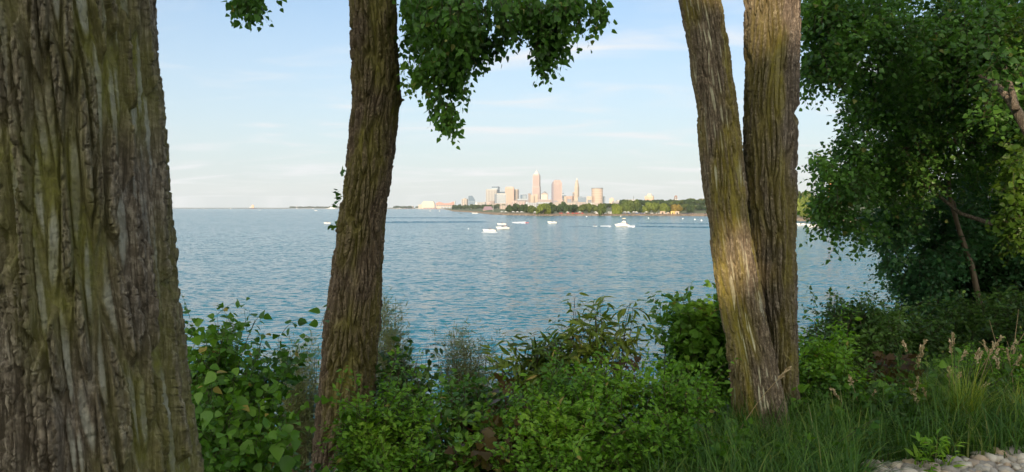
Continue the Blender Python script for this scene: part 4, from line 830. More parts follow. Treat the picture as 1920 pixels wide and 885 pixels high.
T_QUAD = (np.array([(0,0,0),(-.38,.4,.08),(.38,.4,.08),(0,1,-.05)], float), np.array([(0,3,1),(0,2,3)]))
def _maple():
    o = [(0,0),(-.22,.02),(-.52,.10),(-.36,.30),(-.62,.52),(-.30,.56),(-.24,.78),(0,1),(.24,.78),(.30,.56),(.62,.52),(.36,.30),(.52,.10),(.22,.02)]
    V = [(0,.35,0)]+[(x, y, -.16*y*y+.14*abs(x)) for x, y in o]; n = len(o)
    return np.array(V, float), np.array([(0, 1+(i+1) % n, 1+i) for i in range(n)])
T_MAPLE = _maple()
def unit(a): return a/(np.linalg.norm(a, axis=-1, keepdims=True)+1e-9)
class Leaves:
    def __init__(s): s.P = []; s.A = []; s.Nn = []; s.S = []; s.R = []
    def add(s, P_, A, Nn, S, R): s.P.append(P_); s.A.append(A); s.Nn.append(Nn); s.S.append(S); s.R.append(R)
    def count(s): return sum(len(p) for p in s.P)
    def mesh(s, name, T):
        P_ = np.concatenate(s.P); A = unit(np.concatenate(s.A)); Nn = np.concatenate(s.Nn); S = np.concatenate(s.S); R = np.concatenate(s.R)
        X = unit(np.cross(A, Nn)); Z = np.cross(X, A); tv, tf = T; n = len(P_); k = len(tv)
        V = P_[:, None]+S[:, None, None]*(tv[None, :, 0:1]*X[:, None]+tv[None, :, 1:2]*A[:, None]+tv[None, :, 2:3]*Z[:, None])
        Ff = (tf[None]+np.arange(n)[:, None, None]*k).reshape(-1, 3)
        return np_mesh(name, V.reshape(-1, 3), tris=Ff, attrs={'rnd': np.repeat(R, k)}, smooth=True)
def tubes(lines, radii, n=4):
    """lines (m,k,3), radii (m,k) -> verts, quads"""
    L = np.asarray(lines, float); m_, k, _ = L.shape; d = unit(np.gradient(L, axis=1)); up = np.array([.23, .31, .92])
    a = unit(np.cross(d, up)); b = np.cross(d, a); th = np.arange(n)*2*np.pi/n
    V = L[:, :, None]+np.asarray(radii)[:, :, None, None]*(a[:, :, None]*np.cos(th)[:, None]+b[:, :, None]*np.sin(th)[:, None])
    i, j, t = np.meshgrid(np.arange(m_), np.arange(k-1), np.arange(n), indexing='ij'); t2 = (t+1) % n; B = i*k*n
    Q = np.stack([B+j*n+t, B+j*n+t2, B+(j+1)*n+t2, B+(j+1)*n+t], -1).reshape(-1, 4); return V.reshape(-1, 3), Q
class Tubes:
    def __init__(s): s.V = []; s.Q = []; s.n = 0
    def add(s, lines, radii, n=4):
        V, Q = tubes(lines, radii, n); s.V.append(V); s.Q.append(Q+s.n); s.n += len(V)
    def mesh(s, name): return np_mesh(name, np.concatenate(s.V), quads=np.concatenate(s.Q), smooth=True)
def twigs(r, LV, TB, base, dirs, length, nleaf, size, droop=.4, spread=.9, up=0.6, rad=.0022, tone=None, tonej=.35, svar=.3, petiole=.35, hang=0.25):
    """sprinkle leafy twigs; base,dirs (n,3); length (n,)"""
    n = len(base); dirs = unit(dirs); length = np.broadcast_to(np.asarray(length, float), (n,)); k = 5; t = np.linspace(0, 1, k)
    ln = base[:, None]+dirs[:, None]*(t[None, :, None]*length[:, None, None]); ln[:, :, 2] -= droop*(t[None]**2)*length[:, None]
    if TB is not None: TB.add(ln, np.repeat((rad*(1-.75*t))[None], n, 0), 3)
    tt = (np.arange(nleaf)+.7)/nleaf; tt = np.clip(tt[None]+r.normal(size=(n, nleaf))*.04, .08, 1)
    p = base[:, None]+dirs[:, None]*(tt*length[:, None])[..., None]; p[..., 2] -= droop*tt**2*length[:, None]
    side = unit(np.cross(dirs, np.array([0, 0, 1.])+.3*r.normal(size=(n, 3)))); sg = np.where(np.arange(nleaf) % 2 == 0, 1., -1.)
    ax = dirs[:, None]*.55+side[:, None]*sg[None, :, None]*spread+r.normal(size=(n, nleaf, 3))*.38; ax[..., 2] -= hang
    ax = unit(ax); nn = np.array([0, 0, 1.])*up+r.normal(size=(n, nleaf, 3))*.5
    s_ = size*(1+svar*r.normal(size=(n, nleaf))).clip(.45, 1.7)*(1-.25*tt)
    p = p+ax*(s_*petiole)[..., None]
    tn = r.random(n) if tone is None else tone
    R = np.clip(tn[:, None]+tonej*(r.random((n, nleaf))-.5), 0, 1)*.76; R = np.where(r.random(R.shape) < .012, 1.0, R)
    LV.add(p.reshape(-1, 3), ax.reshape(-1, 3), nn.reshape(-1, 3), s_.ravel(), R.ravel())
def in_lobes(r, lobes, n, shell=0.55):
    """lobes: (px,py,rx,ry,Y,dY,weight) in photo pixels; returns world points + outward dirs"""
    w_ = np.array([l[6]*l[2]*l[3] for l in lobes], float); w_ /= w_.sum(); idx = r.choice(len(lobes), n, p=w_); L = np.array([l[:6] for l in lobes], float)[idx]
    d = unit(r.normal(size=(n, 3))); q = r.random(n)**shell
    px = L[:, 0]+d[:, 0]*q*L[:, 2]; py = L[:, 1]-d[:, 2]*q*L[:, 3]; Y = L[:, 4]+d[:, 1]*q*L[:, 5]
    rx, rz = ray(px, py); W = np.stack([rx*Y, Y, CAMZ+rz*Y], -1); return W, d, idx
def shrub(name, label, lobes, nst, T, mat, size, stem_mat, seed, nleaf=8, twl=.22, per=3, droop=.25, group=None, base=None, cat='shrub', up=.7, stem_r=.006, tone=None, hang=.25, spread=.9, extra=None, rad=.0022, shell=.5, upbias=.5):
    r = np.random.default_rng(seed); tips, d, idx = in_lobes(r, lobes, nst, shell)
    gpn = perlin2(tips[:, 0]*3.3+seed, tips[:, 2]*3.3+tips[:, 1]*1.7, None, seed % 6); kk = gpn > -.30; tips = tips[kk]; d = d[kk]; nst = len(tips)
    sh = (r.random(nst) < .16) & (d[:, 2] > -.1); tips[sh] += np.stack([d[sh, 0]*.12+.05*r.normal(size=sh.sum()), .05*r.normal(size=sh.sum()), r.uniform(.04, .24, sh.sum())], -1)
    if base is None: bx, by = tips[:, 0].mean(), tips[:, 1].mean()
    else: bx, by = base
    b0 = np.array([bx, by, ground_z(bx, by)]); o = empty(name, tuple(b0), label, cat, group)
    LV = Leaves(); TB = Tubes(); k = 7; t = np.linspace(0, 1, k)
    foot = b0+np.stack([(tips[:, 0]-bx)*.28, (tips[:, 1]-by)*.28, np.zeros(nst)], -1); foot[:, 2] = [ground_z(a, c)-.03 for a, c in foot[:, :2]]
    mid = foot*.5+tips*.5+r.normal(size=(nst, 3))*.05; mid[:, 2] += .10*(tips[:, 2]-foot[:, 2])
    ln = ((1-t)**2)[None, :, None]*foot[:, None]+(2*t*(1-t))[None, :, None]*mid[:, None]+(t**2)[None, :, None]*tips[:, None]
    keep = r.random(nst) < min(1, 160/nst)
    TB.add(ln[keep], np.repeat((stem_r*(1-.75*t))[None], keep.sum(), 0), 4)
    ton = np.clip(.5+.35*np.sin(tips[:, 0]*5+seed)*np.cos(tips[:, 2]*6+tips[:, 1]*3)+.3*(r.random(nst)-.5), 0, 1) if tone is None else np.clip(tone+.2*(r.random(nst)-.5), 0, 1)
    for j in range(per):
        tt = 1-j*(.11+.05*r.random(nst)); a = ((1-tt)**2)[:, None]*foot+(2*tt*(1-tt))[:, None]*mid+(tt**2)[:, None]*tips
        dd = d*.8+r.normal(size=(nst, 3))*.6+np.array([0, 0, upbias]) if j else d*.5+np.array([0, 0, upbias*1.6])+r.normal(size=(nst, 3))*.3
        a = a-unit(dd)*twl*.4
        twigs(r, LV, TB, a, dd, twl*(.7+.6*r.random(nst)), nleaf, size, droop=droop, up=up, tone=ton, hang=hang, spread=spread, rad=rad)
    if extra: extra(r, LV, TB, o)
    TBm = TB.mesh('stems'); link('stems', TBm, stem_mat, o); link('foliage', LV.mesh('foliage', T), mat, o)
    return o, LV.count()
G = {
 'cotton': leaf_mat('cottonwood_leaf', [(0.039,0.099,0.024),(0.071,0.173,0.032),(0.116,0.254,0.043),(0.171,0.326,0.050),(0.279,0.292,0.081)], .35, .38),
 'heart': leaf_mat('broad_leaf', [(0.032,0.094,0.011),(0.058,0.155,0.015),(0.098,0.222,0.020),(0.139,0.277,0.024),(0.34,0.27,0.06)], .32, .42),
 'bright': leaf_mat('bright_shrub_leaf', [(0.059,0.148,0.015),(0.109,0.255,0.020),(0.167,0.336,0.024),(0.257,0.417,0.040),(0.306,0.270,0.066)], .32, .5),
 'lance': leaf_mat('lance_leaf', [(0.063,0.101,0.020),(0.105,0.176,0.028),(0.178,0.244,0.034),(0.273,0.286,0.045),(0.34,0.27,0.06)], .3, .4),
 'willow': leaf_mat('silvery_willow_leaf', [(0.136,0.168,0.063),(0.221,0.256,0.105),(0.323,0.336,0.154)], .3, .55),
 'dark': leaf_mat('dark_leaf', [(0.030,0.072,0.018),(0.058,0.125,0.026),(0.101,0.192,0.035),(0.158,0.262,0.044)], .3, .42),
 'maple': leaf_mat('maple_leaf', [(0.038,0.101,0.017),(0.076,0.185,0.024),(0.132,0.277,0.030),(0.208,0.351,0.041),(0.306,0.297,0.072)], .3, .42),
 'red': leaf_mat('reddish_leaf', [(0.06,0.04,0.018),(0.09,0.055,0.022),(0.10,0.08,0.022),(0.08,0.11,0.022)], .3, .45),
 'robin': leaf_mat('acacia_leaf', [(0.034,0.106,0.042),(0.063,0.169,0.054),(0.103,0.231,0.066)], .3, .45),
 'grass': leaf_mat('grass_blade', [(0.035,0.094,0.018),(0.063,0.154,0.023),(0.110,0.215,0.031),(0.205,0.255,0.050),(0.240,0.224,0.108)], .3, .5),
 'sedge': leaf_mat('sedge_blade', [(0.105,0.185,0.022),(0.189,0.286,0.034),(0.336,0.370,0.056)], .3, .5),
 'straw': leaf_mat('dry_straw', [(0.36,0.27,0.15),(0.50,0.39,0.24),(0.62,0.51,0.35)], .15, .8),
}
TWG = plain('green_twig', (0.07,0.08,0.03), .7); TWB = plain('brown_twig', (0.09,0.06,0.04), .8); REDST = plain('red_stem', (0.20,0.07,0.05), .6)
LIMB = plain('smooth_limb', (0.30,0.235,0.15), .8, .25, 6.0)
NLEAF = {}

# crown of the middle tree: high crown above the frame plus the hanging sprays seen at the top
def crown_over(parent, C, R, seed, mat, lobes, n, size=.065, T=T_DELTA, limbs=True, twl=.3, nleaf=10, hangp=.8, per_limb=None):
    r = np.random.default_rng(seed); LV = Leaves(); TB = Tubes()
    pts, d, idx = in_lobes(r, lobes, n, .7)
    # clump: drop points in noise gaps
    gp = perlin2(pts[:, 0]*2.2+7, pts[:, 2]*2.2+pts[:, 1]*.8+11, None, seed % 7)
    pts = pts[gp > -.28]; n = len(pts); d = d[gp > -.28]
    dd = np.stack([d[:, 0]*.4+r.normal(size=n)*.25, d[:, 1]*.4+r.normal(size=n)*.25, -hangp+0*r.random(n)], -1)
    ton = np.clip(.35+.5*perlin2(pts[:, 0]*3, pts[:, 2]*3+pts[:, 1]*2, None, 3)+.25*r.random(n), 0, 1)
    twigs(r, LV, TB, pts-unit(dd)*twl*.5, dd, twl*(.6+.8*r.random(n)), nleaf, size, droop=.15, up=.35, tone=ton, hang=.55, spread=.8, petiole=.55)
    return LV, TB
hang_lobes = [
 (790,30,45,75,7.4,.8,1),(845,50,60,90,7.2,.8,1.15),(770,110,24,60,7.5,.5,.55),(835,125,48,70,7.3,.5,1),(862,40,60,60,7.0,.7,1),(905,30,60,55,7.2,.8,.85),(835,195,22,28,7.2,.2,.5),(845,232,20,26,7.2,.15,.75),(820,212,14,22,7.2,.1,.6),(860,165,30,35,7.2,.3,.8),(880,100,25,55,7.2,.3,.8),(795,145,25,30,7.3,.3,.6),
 (960,15,55,30,7.1,.6,.8),(1000,45,34,38,7.0,.3,.75),(1012,85,28,38,7.0,.2,.8),(1018,128,14,26,7.0,.1,.8),(1045,55,26,36,7.0,.3,.7),(1062,20,36,32,7.0,.3,.75),(1048,98,14,18,7.0,.1,.6),(1088,66,14,14,6.9,.1,.6),(1118,24,22,28,6.9,.2,.75),(1130,42,10,12,6.9,.1,.8),(910,95,18,26,7.1,.15,.7),(935,98,12,16,7.0,.1,.6),(950,60,16,34,7.0,.2,.5),
 (466,6,32,20,6.6,.3,.75),(482,28,10,16,6.6,.1,.8),(452,22,14,12,6.6,.1,.6),(520,-6,8,6,6.6,.1,.5)]
hang_lobes = [(a, b-12, c, d, e, f, g) for a, b, c, d, e, f, g in hang_lobes]
LV, TB = crown_over(mid_tree, CC, RC, 101, G['cotton'], hang_lobes, 2000, size=.060, nleaf=7, twl=.20)
r = np.random.default_rng(9)
# high crown (out of frame) of the middle tree
def high_crown(LV, TB, cx, cy, z0, z1, rx, n, seed, size=.11, nleaf=9, zmin_fn=None):
    r = np.random.default_rng(seed); d = unit(r.normal(size=(n, 3))); q = r.random(n)**.45
    p = np.stack([cx+d[:, 0]*q*rx, cy+d[:, 1]*q*rx, (z0+z1)/2+d[:, 2]*q*(z1-z0)/2], -1)
    gp = perlin2(p[:, 0]*.7+3, p[:, 2]*.7+p[:, 1]*.5, None, seed % 5); p = p[gp > -.2]; d = d[gp > -.2]
    # keep clear of the part of the view the photo shows free of leaves
    v = (p[:, 2]-CAMZ)/np.maximum(p[:, 1], .1); keep = (p[:, 1] < .3) | (v > .345) ; p = p[keep]; d = d[keep]; n = len(p)
    dd = np.stack([d[:, 0]*.6+r.normal(size=n)*.3, d[:, 1]*.6+r.normal(size=n)*.3, -.5*np.ones(n)], -1)
    keep2 = (dd[:, 0]*0 == 0)
    twigs(r, LV, TB, p, dd, .42*(.6+.8*r.random(n)), nleaf, size, droop=.1, up=.4, hang=.4, petiole=.5)
high_crown(LV, TB, -1.0, 7.8, 14.9, 21, 4.2, 1400, 77)
link('foliage', LV.mesh('foliage', T_DELTA), G['cotton'], mid_tree); link('twigs', TB.mesh('twigs'), TWB, mid_tree)
tb = MB()
for p0, p1, p2, r0 in [((-1.1,7.6,14.2),(-.4,7.4,15.3),(.8,7.0,14.9),.06),((-1.1,7.6,15.2),(-2.2,7.0,16.2),(-3.4,6.6,16.1),.06),((-1.1,7.6,16.5),(.2,8.6,17.8),(1.8,9.6,18.6),.07),((.8,7.0,14.9),(1.3,7.0,14.55),(1.6,6.9,14.0),.03),((-.4,7.4,15.3),(-.5,7.3,14.4),(-.55,7.2,13.6),.022),((-3.4,6.6,16.1),(-2.7,6.6,15.0),(-2.25,6.6,13.9),.02)]:
    tb.tube([p0, tuple((a+b)/2+.05 for a, b in zip(p0, p1)), p1, tuple((a+b)/2+.05 for a, b in zip(p1, p2)), p2], [r0, r0*.85, r0*.7, r0*.5, r0*.3], 7)
tb.build('limbs', BK_C, mid_tree)
# bits of leafy shoots on the middle trunk
LV = Leaves(); TB = Tubes(); r = np.random.default_rng(4)
for px, py in [(646,320),(634,358),(636,368),(633,378),(628,420),(622,424)]:
    b0 = np.array(P(px+8, py, 7.45)); twigs(r, LV, TB, b0[None].repeat(2, 0), np.array([[-1., -.2, .3], [-.8, -.4, -.2]]), .06, 2, .055, hang=.2)
link('shoot_leaves', LV.mesh('shoot_leaves', T_MAPLE), G['heart'], mid_tree)
# crowns for the other big trees: above the frame
for tr, cx, cy, z0, z1, rx, sd in [(big_tree, -2.6, 1.8, 14.6, 19, 3.4, 5), (twin_tree, 1.8, 6.2, 15.1, 20, 3.2, 6)]:
    LV = Leaves(); TB = Tubes(); high_crown(LV, TB, cx, cy, z0, z1, rx, 800, 200+sd); link('foliage', LV.mesh('foliage', T_DELTA), G['cotton'], tr); link('twigs', TB.mesh('twigs'), TWB, tr)
# ------------------------------------------------------------ right-hand trees
def leaf_tree(label, trunk_pts, trunk_r, limbs, lobes, n, T, mat, size, seed, nleaf=9, twl=.35, hangp=.35, droop=.25, gap=-.22, freq=1.6, up=.6, bark=None, limb_mat=None, tone_b=.35, hang=.3, shell=.6):
    r = np.random.default_rng(seed); o = empty('tree', trunk_pts[0], label, 'tree')
    tb = MB(); tb.tube(trunk_pts, trunk_r, 10); tb.build('trunk', bark or BK_S, o, smooth=True)
    for pts, rad in limbs: lb = MB(); lb.tube(pts, rad, 9); lb.build('limb', limb_mat or BK_S, o, smooth=True)
    LV = Leaves(); TB = Tubes(); pts, d, idx = in_lobes(r, lobes, n, shell)
    gp = perlin2(pts[:, 0]*freq+7, pts[:, 2]*freq+pts[:, 1]*.6+11, None, seed % 7); k = gp > gap; pts = pts[k]; d = d[k]; n = len(pts)
    k = pts[:, 2] > np.array([ground_z(a, b_)+.25 for a, b_ in pts[:, :2]]); pts = pts[k]; d = d[k]; n = len(pts)
    dd = np.stack([d[:, 0]+r.normal(size=n)*.45, d[:, 1]+r.normal(size=n)*.45, d[:, 2]*.5-hangp+r.normal(size=n)*.35], -1)
    ton = np.clip(tone_b+.45*perlin2(pts[:, 0]*2.2, pts[:, 2]*2.2+pts[:, 1]*1.2, None, 3)+.3*(r.random(n)-.3), 0, 1)
    twigs(r, LV, TB, pts-unit(dd)*twl*.5, dd, twl*(.6+.8*r.random(n)), nleaf, size, droop=droop, up=up, tone=ton, hang=hang, petiole=.4)
    link('foliage', LV.mesh('foliage', T), mat, o); link('twigs', TB.mesh('twigs'), TWB, o); return o
def pw(px, py, Y): return tuple(P(px, py, Y))
def limb(pts, Y, r0, r1): return ([pw(a, b_, Y+(i*.12)) for i, (a, b_) in enumerate(pts)], list(np.linspace(r0, r1, len(pts))))
# cottonwood-leaved large tree, crown over the upper right
lob1 = [(1880,120,40,30,8.6,.3,.4),(1850,215,40,30,8.9,.3,.4),(1560,70,60,110,10.5,1.2,.9),(1545,20,55,60,10.0,1,1),(1530,130,32,50,10.2,.6,.8),(1518,60,22,80,10.2,.6,.7),(1640,60,110,120,10.8,1.6,1),(1760,70,130,150,11.2,1.8,1),(1880,60,120,150,10.5,1.8,1),(1640,210,70,90,11.5,1.5,1),(1720,230,100,120,12,1.8,1),(1830,240,110,120,12,1.6,.9),
        (1600,290,60,40,11.0,1,1),(1555,320,38,45,10.4,.7,1),(1535,300,18,22,10.2,.4,.7),(1590,350,70,45,10.8,1,1),(1560,400,40,35,10.5,.6,1),(1540,385,22,25,10.4,.4,.8),(1562,440,16,28,10.4,.25,.8),(1600,425,45,22,10.8,.5,.8),(1640,330,60,60,11.5,1.2,1),(1600,210,24,40,10.8,.5,.6),(1585,245,16,30,10.8,.3,.5),(1650,430,45,22,11.2,.6,.7),(1606,452,12,12,10.8,.2,.5),
        (1700,340,90,80,12,1.5,1),(1780,140,150,150,14,1.2,1),(1840,330,110,150,14,1.2,1),(1690,120,110,120,13.5,1,.9),(1700,260,60,100,13.5,1,.9),(1900,180,100,180,14,1,1),(1960,200,110,220,10.5,1.6,1),(2060,120,150,220,11,1.8,.7)]
t1 = leaf_tree('large round-leaved tree whose crown fills the upper corner beyond the twin trunk', [pw(1990,560,12.4), pw(1975,400,12.3), pw(1945,260,12.2), pw(1900,120,12.2), pw(1850,-60,12.2), pw(1830,-260,12.3)], [.17,.16,.15,.13,.10,.05],
   [limb([(1930,250),(1905,205),(1880,170),(1862,155),(1835,140)], 8.8, .062, .018), limb([(1905,205),(1900,180),(1893,155),(1885,120)], 8.8, .042, .018), limb([(1945,300),(1860,270),(1750,262),(1660,290),(1600,330)], 11.2, .05, .012), limb([(1900,120),(1800,60),(1700,40),(1600,60)], 11.6, .06, .015), limb([(1860,420),(1800,400),(1740,350),(1690,330)], 11.4, .035, .01)],
   lob1, 15000, T_DELTA, G['cotton'], .066, 301, nleaf=9, twl=.34, gap=-.24)
# second tree: fine dark foliage lower right with thin leaning stem
lob2 = [(1640,455,34,20,12.2,.5,.7),(1665,470,40,24,12.3,.6,.8),(1700,430,70,60,13,1.2,1),(1760,480,110,90,13,1.5,1),(1700,475,55,30,12.5,.8,.9),(1668,495,28,14,12.3,.5,.7),(1715,528,30,18,12.6,.6,.8),(1840,430,110,110,13.5,1.5,1),(1920,420,80,120,13.5,1.5,1),(1760,560,90,50,13.5,1.2,1),(1860,560,110,80,13.5,1.5,1),(1755,590,50,36,13,1,.9),(1990,520,120,140,13,1.5,.8),(1880,520,120,120,14.5,1,1),(1640,412,50,26,12.4,.6,.5)]
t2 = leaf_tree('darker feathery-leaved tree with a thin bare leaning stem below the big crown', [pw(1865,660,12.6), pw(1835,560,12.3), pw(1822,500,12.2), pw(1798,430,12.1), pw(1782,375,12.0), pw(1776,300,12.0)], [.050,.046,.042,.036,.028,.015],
   [limb([(1822,500),(1800,478),(1776,462),(1755,455)], 12.15, .018, .006), limb([(1798,430),(1790,380),(1750,340)], 12.05, .02, .006)], lob2, 8000, T_QUAD, G['robin'], .08, 302, nleaf=13, twl=.36, gap=-.2, tone_b=.35, bark=plain('dark_limb', (0.17,0.13,0.09), .85), limb_mat=plain('dark_limb', (0.17,0.13,0.09), .85))  # stem and limbs in a plain darker brown
# third: sunlit bright leaves at the frame edge
lob3 = [(1905,380,34,80,8.6,.5,1),(1925,300,40,60,8.8,.6,.8),(1955,400,60,120,8.8,.8,.8),(1895,330,20,26,8.6,.3,.6),(1908,440,30,26,8.6,.3,.8),(1900,55,30,30,9.0,.4,.6),(1935,60,40,50,9,.6,.8)]
t3 = leaf_tree('yellow-green sunlit leafy tree cut by the frame edge, in front of the big crown', [pw(2010,700,8.9), pw(2000,500,8.9), pw(1985,350,8.9), pw(1990,150,8.9), pw(1980,0,9.0)], [.08,.075,.06,.05,.02],
   [limb([(1990,420),(1950,400),(1915,380)], 8.8, .02, .006), limb([(1985,330),(1950,300),(1925,280)], 8.8, .02, .006)], lob3, 520, T_DELTA, leaf_mat('sunlit_leaf', [(0.06,0.12,0.015),(0.10,0.18,0.02),(0.16,0.24,0.03)], .35, .4), .072, 303, nleaf=8, twl=.26)
# dark backing growth under the trees
lobk = [(1680,650,90,50,10.2,1.0,1),(1640,620,60,40,9.8,.8,1),(1780,660,120,70,10.4,1.0,1),(1900,660,110,80,10.4,1.0,1),(1860,600,110,60,11,1,1),(1960,640,90,120,10.5,1,.8)]
o, c = shrub('shrub', 'dark green thicket under the trees behind the seeding grass', lobk, 1500, T_OVAL, G['dark'], .07, TWB, 311, nleaf=9, twl=.3, per=3, base=(6.4, 10.4), cat='thicket')
# ------------------------------------------------------------ shrubs
S = []
def heart_extra(r, LV, TB, o):
    pts = [(405,700),(440,690),(395,770),(430,800),(395,840),(385,860),(500,790),(540,795),(455,830),(520,830),(410,865),(460,745),(375,735),(540,855),(480,870)]
    P_ = np.array([pw(a, b_, 4.2+.25*r.random()) for a, b_ in pts]); A = np.stack([r.normal(size=len(pts))*.5, -.4*np.ones(len(pts)), -.55*np.ones(len(pts))], -1); Nn = np.stack([r.normal(size=len(pts))*.25, -.75*np.ones(len(pts)), .75*np.ones(len(pts))], -1)
    LV.add(P_, unit(A), Nn, np.full(len(pts), .078)*(1+.2*r.normal(size=len(pts))), np.clip(.5+.15*r.normal(size=len(pts)), 0, .72))
shrub('shrub', 'broad-leaved green shrub at the foot of the massive trunk, shoots arching over the water', [(400,660,52,50,5.0,.4,1),(430,605,30,26,5.0,.3,.55),(424,588,12,12,5.0,.1,.5),(470,600,22,22,5.0,.2,.45),(365,620,22,22,5.0,.2,.4),(410,720,75,60,5.0,.5,1.2),(480,690,55,50,5.0,.4,.8),(420,820,100,80,4.6,.6,1.3),(500,800,70,70,4.6,.5,.9),(545,665,18,14,5.0,.15,.4),(575,645,10,10,5.0,.1,.5),(520,700,30,30,5.0,.3,.5)],
   520, T_HEART, G['heart'], .052, TWG, 401, nleaf=5, twl=.20, per=3, base=(-2.05, 4.9), droop=.3, extra=heart_extra, spread=.8, hang=.5, stem_r=.005, up=.5)
wl = dict(T=T_WILLOW, mat=G['willow'], size=.075, stem_mat=plain('straw_twig', (.20,.17,.07), .7), nleaf=14, twl=.26, per=3, droop=.15, hang=.05, spread=.55, up=.3, stem_r=.005, rad=.0016, upbias=.7)
shrub('shrub', 'silvery narrow-leaved willow bush seen between the broad-leaved shrub and the dark middle trunk', [(560,700,42,50,8.4,.6,1),(590,660,20,30,8.4,.3,.7),(555,760,45,60,8.4,.5,1),(530,690,18,20,8.4,.3,.5)], 230, seed=402, base=(-2.2, 8.6), **wl)
shrub('shrub', 'silvery willow bush rising just behind the dark middle trunk on its city side', [(728,620,24,50,8.8,.4,1),(722,580,14,22,8.8,.2,.7),(750,660,26,40,8.8,.4,1),(735,700,40,40,8.8,.4,1),(710,650,14,50,8.8,.3,.6)], 200, seed=403, base=(-1.3, 9.0), **wl)
shrub('shrub', 'loose silvery willow bush standing alone against the water', [(868,650,38,26,9.0,.5,.9),(850,635,18,14,9.0,.2,.6),(905,665,26,20,9.0,.3,.6),(862,700,40,30,9.0,.4,1),(880,730,50,30,9.0,.4,1),(935,690,18,14,9.0,.2,.4)], 210, seed=404, base=(-.55, 9.2), **wl)
shrub('shrub', 'dark drooping-leaved sapling in front of the willow beside the middle trunk', [(760,680,36,26,7.8,.3,.7),(790,700,26,24,7.8,.3,.7),(745,720,40,36,7.8,.4,1),(735,670,20,20,7.8,.2,.6)], 60, T_OVAL, G['dark'], .085, TWB, 405, nleaf=8, twl=.22, base=(-1.2, 7.9), droop=.5, hang=.5)
br = dict(T=T_OVAL, mat=G['bright'], size=.042, stem_mat=TWB, nleaf=11, twl=.19, per=4, droop=.2, hang=.15, up=.8, stem_r=.004)
shrub('shrub', 'bright yellow-green small-leaved shrub at the foot of the dark middle trunk', [(735,750,42,36,5.6,.3,1),(700,790,45,40,5.4,.3,1),(760,800,45,50,5.4,.35,1),(690,850,50,50,5.2,.3,1),(665,765,20,16,5.4,.2,.6),(785,750,30,20,5.6,.25,.6),(745,880,70,40,5.0,.3,1)], 430, seed=411, base=(-1.05, 5.5), **br)
shrub('shrub', 'wide bright green small-leaved shrub in the centre below the city', [(1020,740,60,45,5.6,.4,1),(1100,740,60,50,5.6,.4,1),(1060,800,90,60,5.2,.45,1),(990,820,60,60,5.2,.4,1),(1150,800,70,60,5.2,.4,1),(1170,720,40,40,5.6,.3,.8),(1230,720,40,30,5.7,.3,.8),(1060,870,130,40,4.8,.35,1),(1190,690,24,20,5.8,.2,.5)], 900, seed=412, base=(.45, 5.4), **br)
shrub('shrub', 'green small-leaved shrub just left of the leaning stem', [(1260,770,60,50,5.5,.4,1),(1310,740,40,36,5.7,.3,.8),(1220,840,70,50,5.0,.35,1),(1300,830,50,50,5.2,.3,1)], 420, seed=413, base=(1.2, 5.4), tone=.42, **br)
shrub('shrub', 'dark lower undergrowth shrub with hanging big leaves between the bright shrubs', [(860,760,60,40,6.2,.4,1),(900,810,80,50,5.6,.4,1),(850,860,90,50,5.2,.4,1),(930,740,50,34,6.2,.4,.8),(800,830,50,40,5.6,.3,.8)], 330, T_OVAL, G['maple'], .06, TWB, 414, nleaf=9, twl=.24, base=(-.45, 5.8), droop=.45)
shrub('shrub', 'shrub with reddish-brown tinted leaves among the greenery below the open water', [(935,765,30,16,5.9,.2,.7),(880,800,26,18,5.6,.2,.6),(960,850,40,26,5.0,.2,.8),(905,860,40,26,5.0,.2,.7),(1160,690,26,16,5.9,.2,.6)], 46, T_MAPLE, G['red'], .065, REDST, 415, nleaf=5, twl=.18, per=2, base=(0, 5.7))
ln = dict(T=T_LANCE, mat=G['lance'], size=.11, stem_mat=TWB, nleaf=9, twl=.24, per=3, droop=.22, hang=.45, up=.7, spread=.85, stem_r=.006)
shrub('shrub', 'long-leaved sapling shrub standing against the water left of the forked shoots', [(1035,650,34,34,6.6,.35,.7),(1015,600,12,18,6.6,.1,.8),(1030,690,55,40,6.6,.4,1),(985,700,36,30,6.6,.3,.8),(1070,620,18,24,6.6,.15,.5),(950,700,24,18,6.6,.2,.5),(1000,740,60,40,6.4,.3,.8)], 78, seed=421, base=(.35, 6.8), **ln)
shrub('shrub', 'tall long-leaved shoots with a thin bare red stem just right of the centre', [(1112,598,30,26,6.4,.25,.6),(1090,585,12,14,6.4,.1,.5),(1125,650,30,34,6.4,.3,.6),(1160,625,24,24,6.4,.2,.5),(1080,640,24,34,6.4,.2,.5),(1185,570,7,8,6.4,.05,1.6)], 30, seed=422, base=(.85, 6.6), **ln)
shrub('shrub', 'lobed-leaved maple bush against the leaning stem', [(1300,590,50,34,6.9,.35,1),(1335,575,24,22,6.7,.2,.8),(1280,640,46,44,6.9,.4,1),(1340,640,34,60,6.7,.3,1),(1300,700,60,40,6.8,.4,1),(1240,640,26,24,6.9,.25,.8),(1345,720,30,40,6.6,.2,.8),(1262,600,18,16,6.9,.15,.6)], 420, T_MAPLE, G['maple'], .062, TWB, 431, nleaf=7, twl=.2, per=3, base=(1.55, 7.2), droop=.3, hang=.4, tone=.6)
shrub('shrub', 'light green leafy shrub showing just right of the straight stem', [(1560,690,36,44,6.9,.35,1),(1530,660,26,30,6.9,.3,.9),(1540,720,50,40,6.7,.3,1),(1575,650,24,22,7.0,.25,.7),(1512,690,14,40,6.9,.2,.8),(1600,740,40,30,6.6,.3,.8)], 330, seed=441, base=(2.85, 7.0), tone=.6, **{**br, 'T': T_OVAL, 'size': .05})
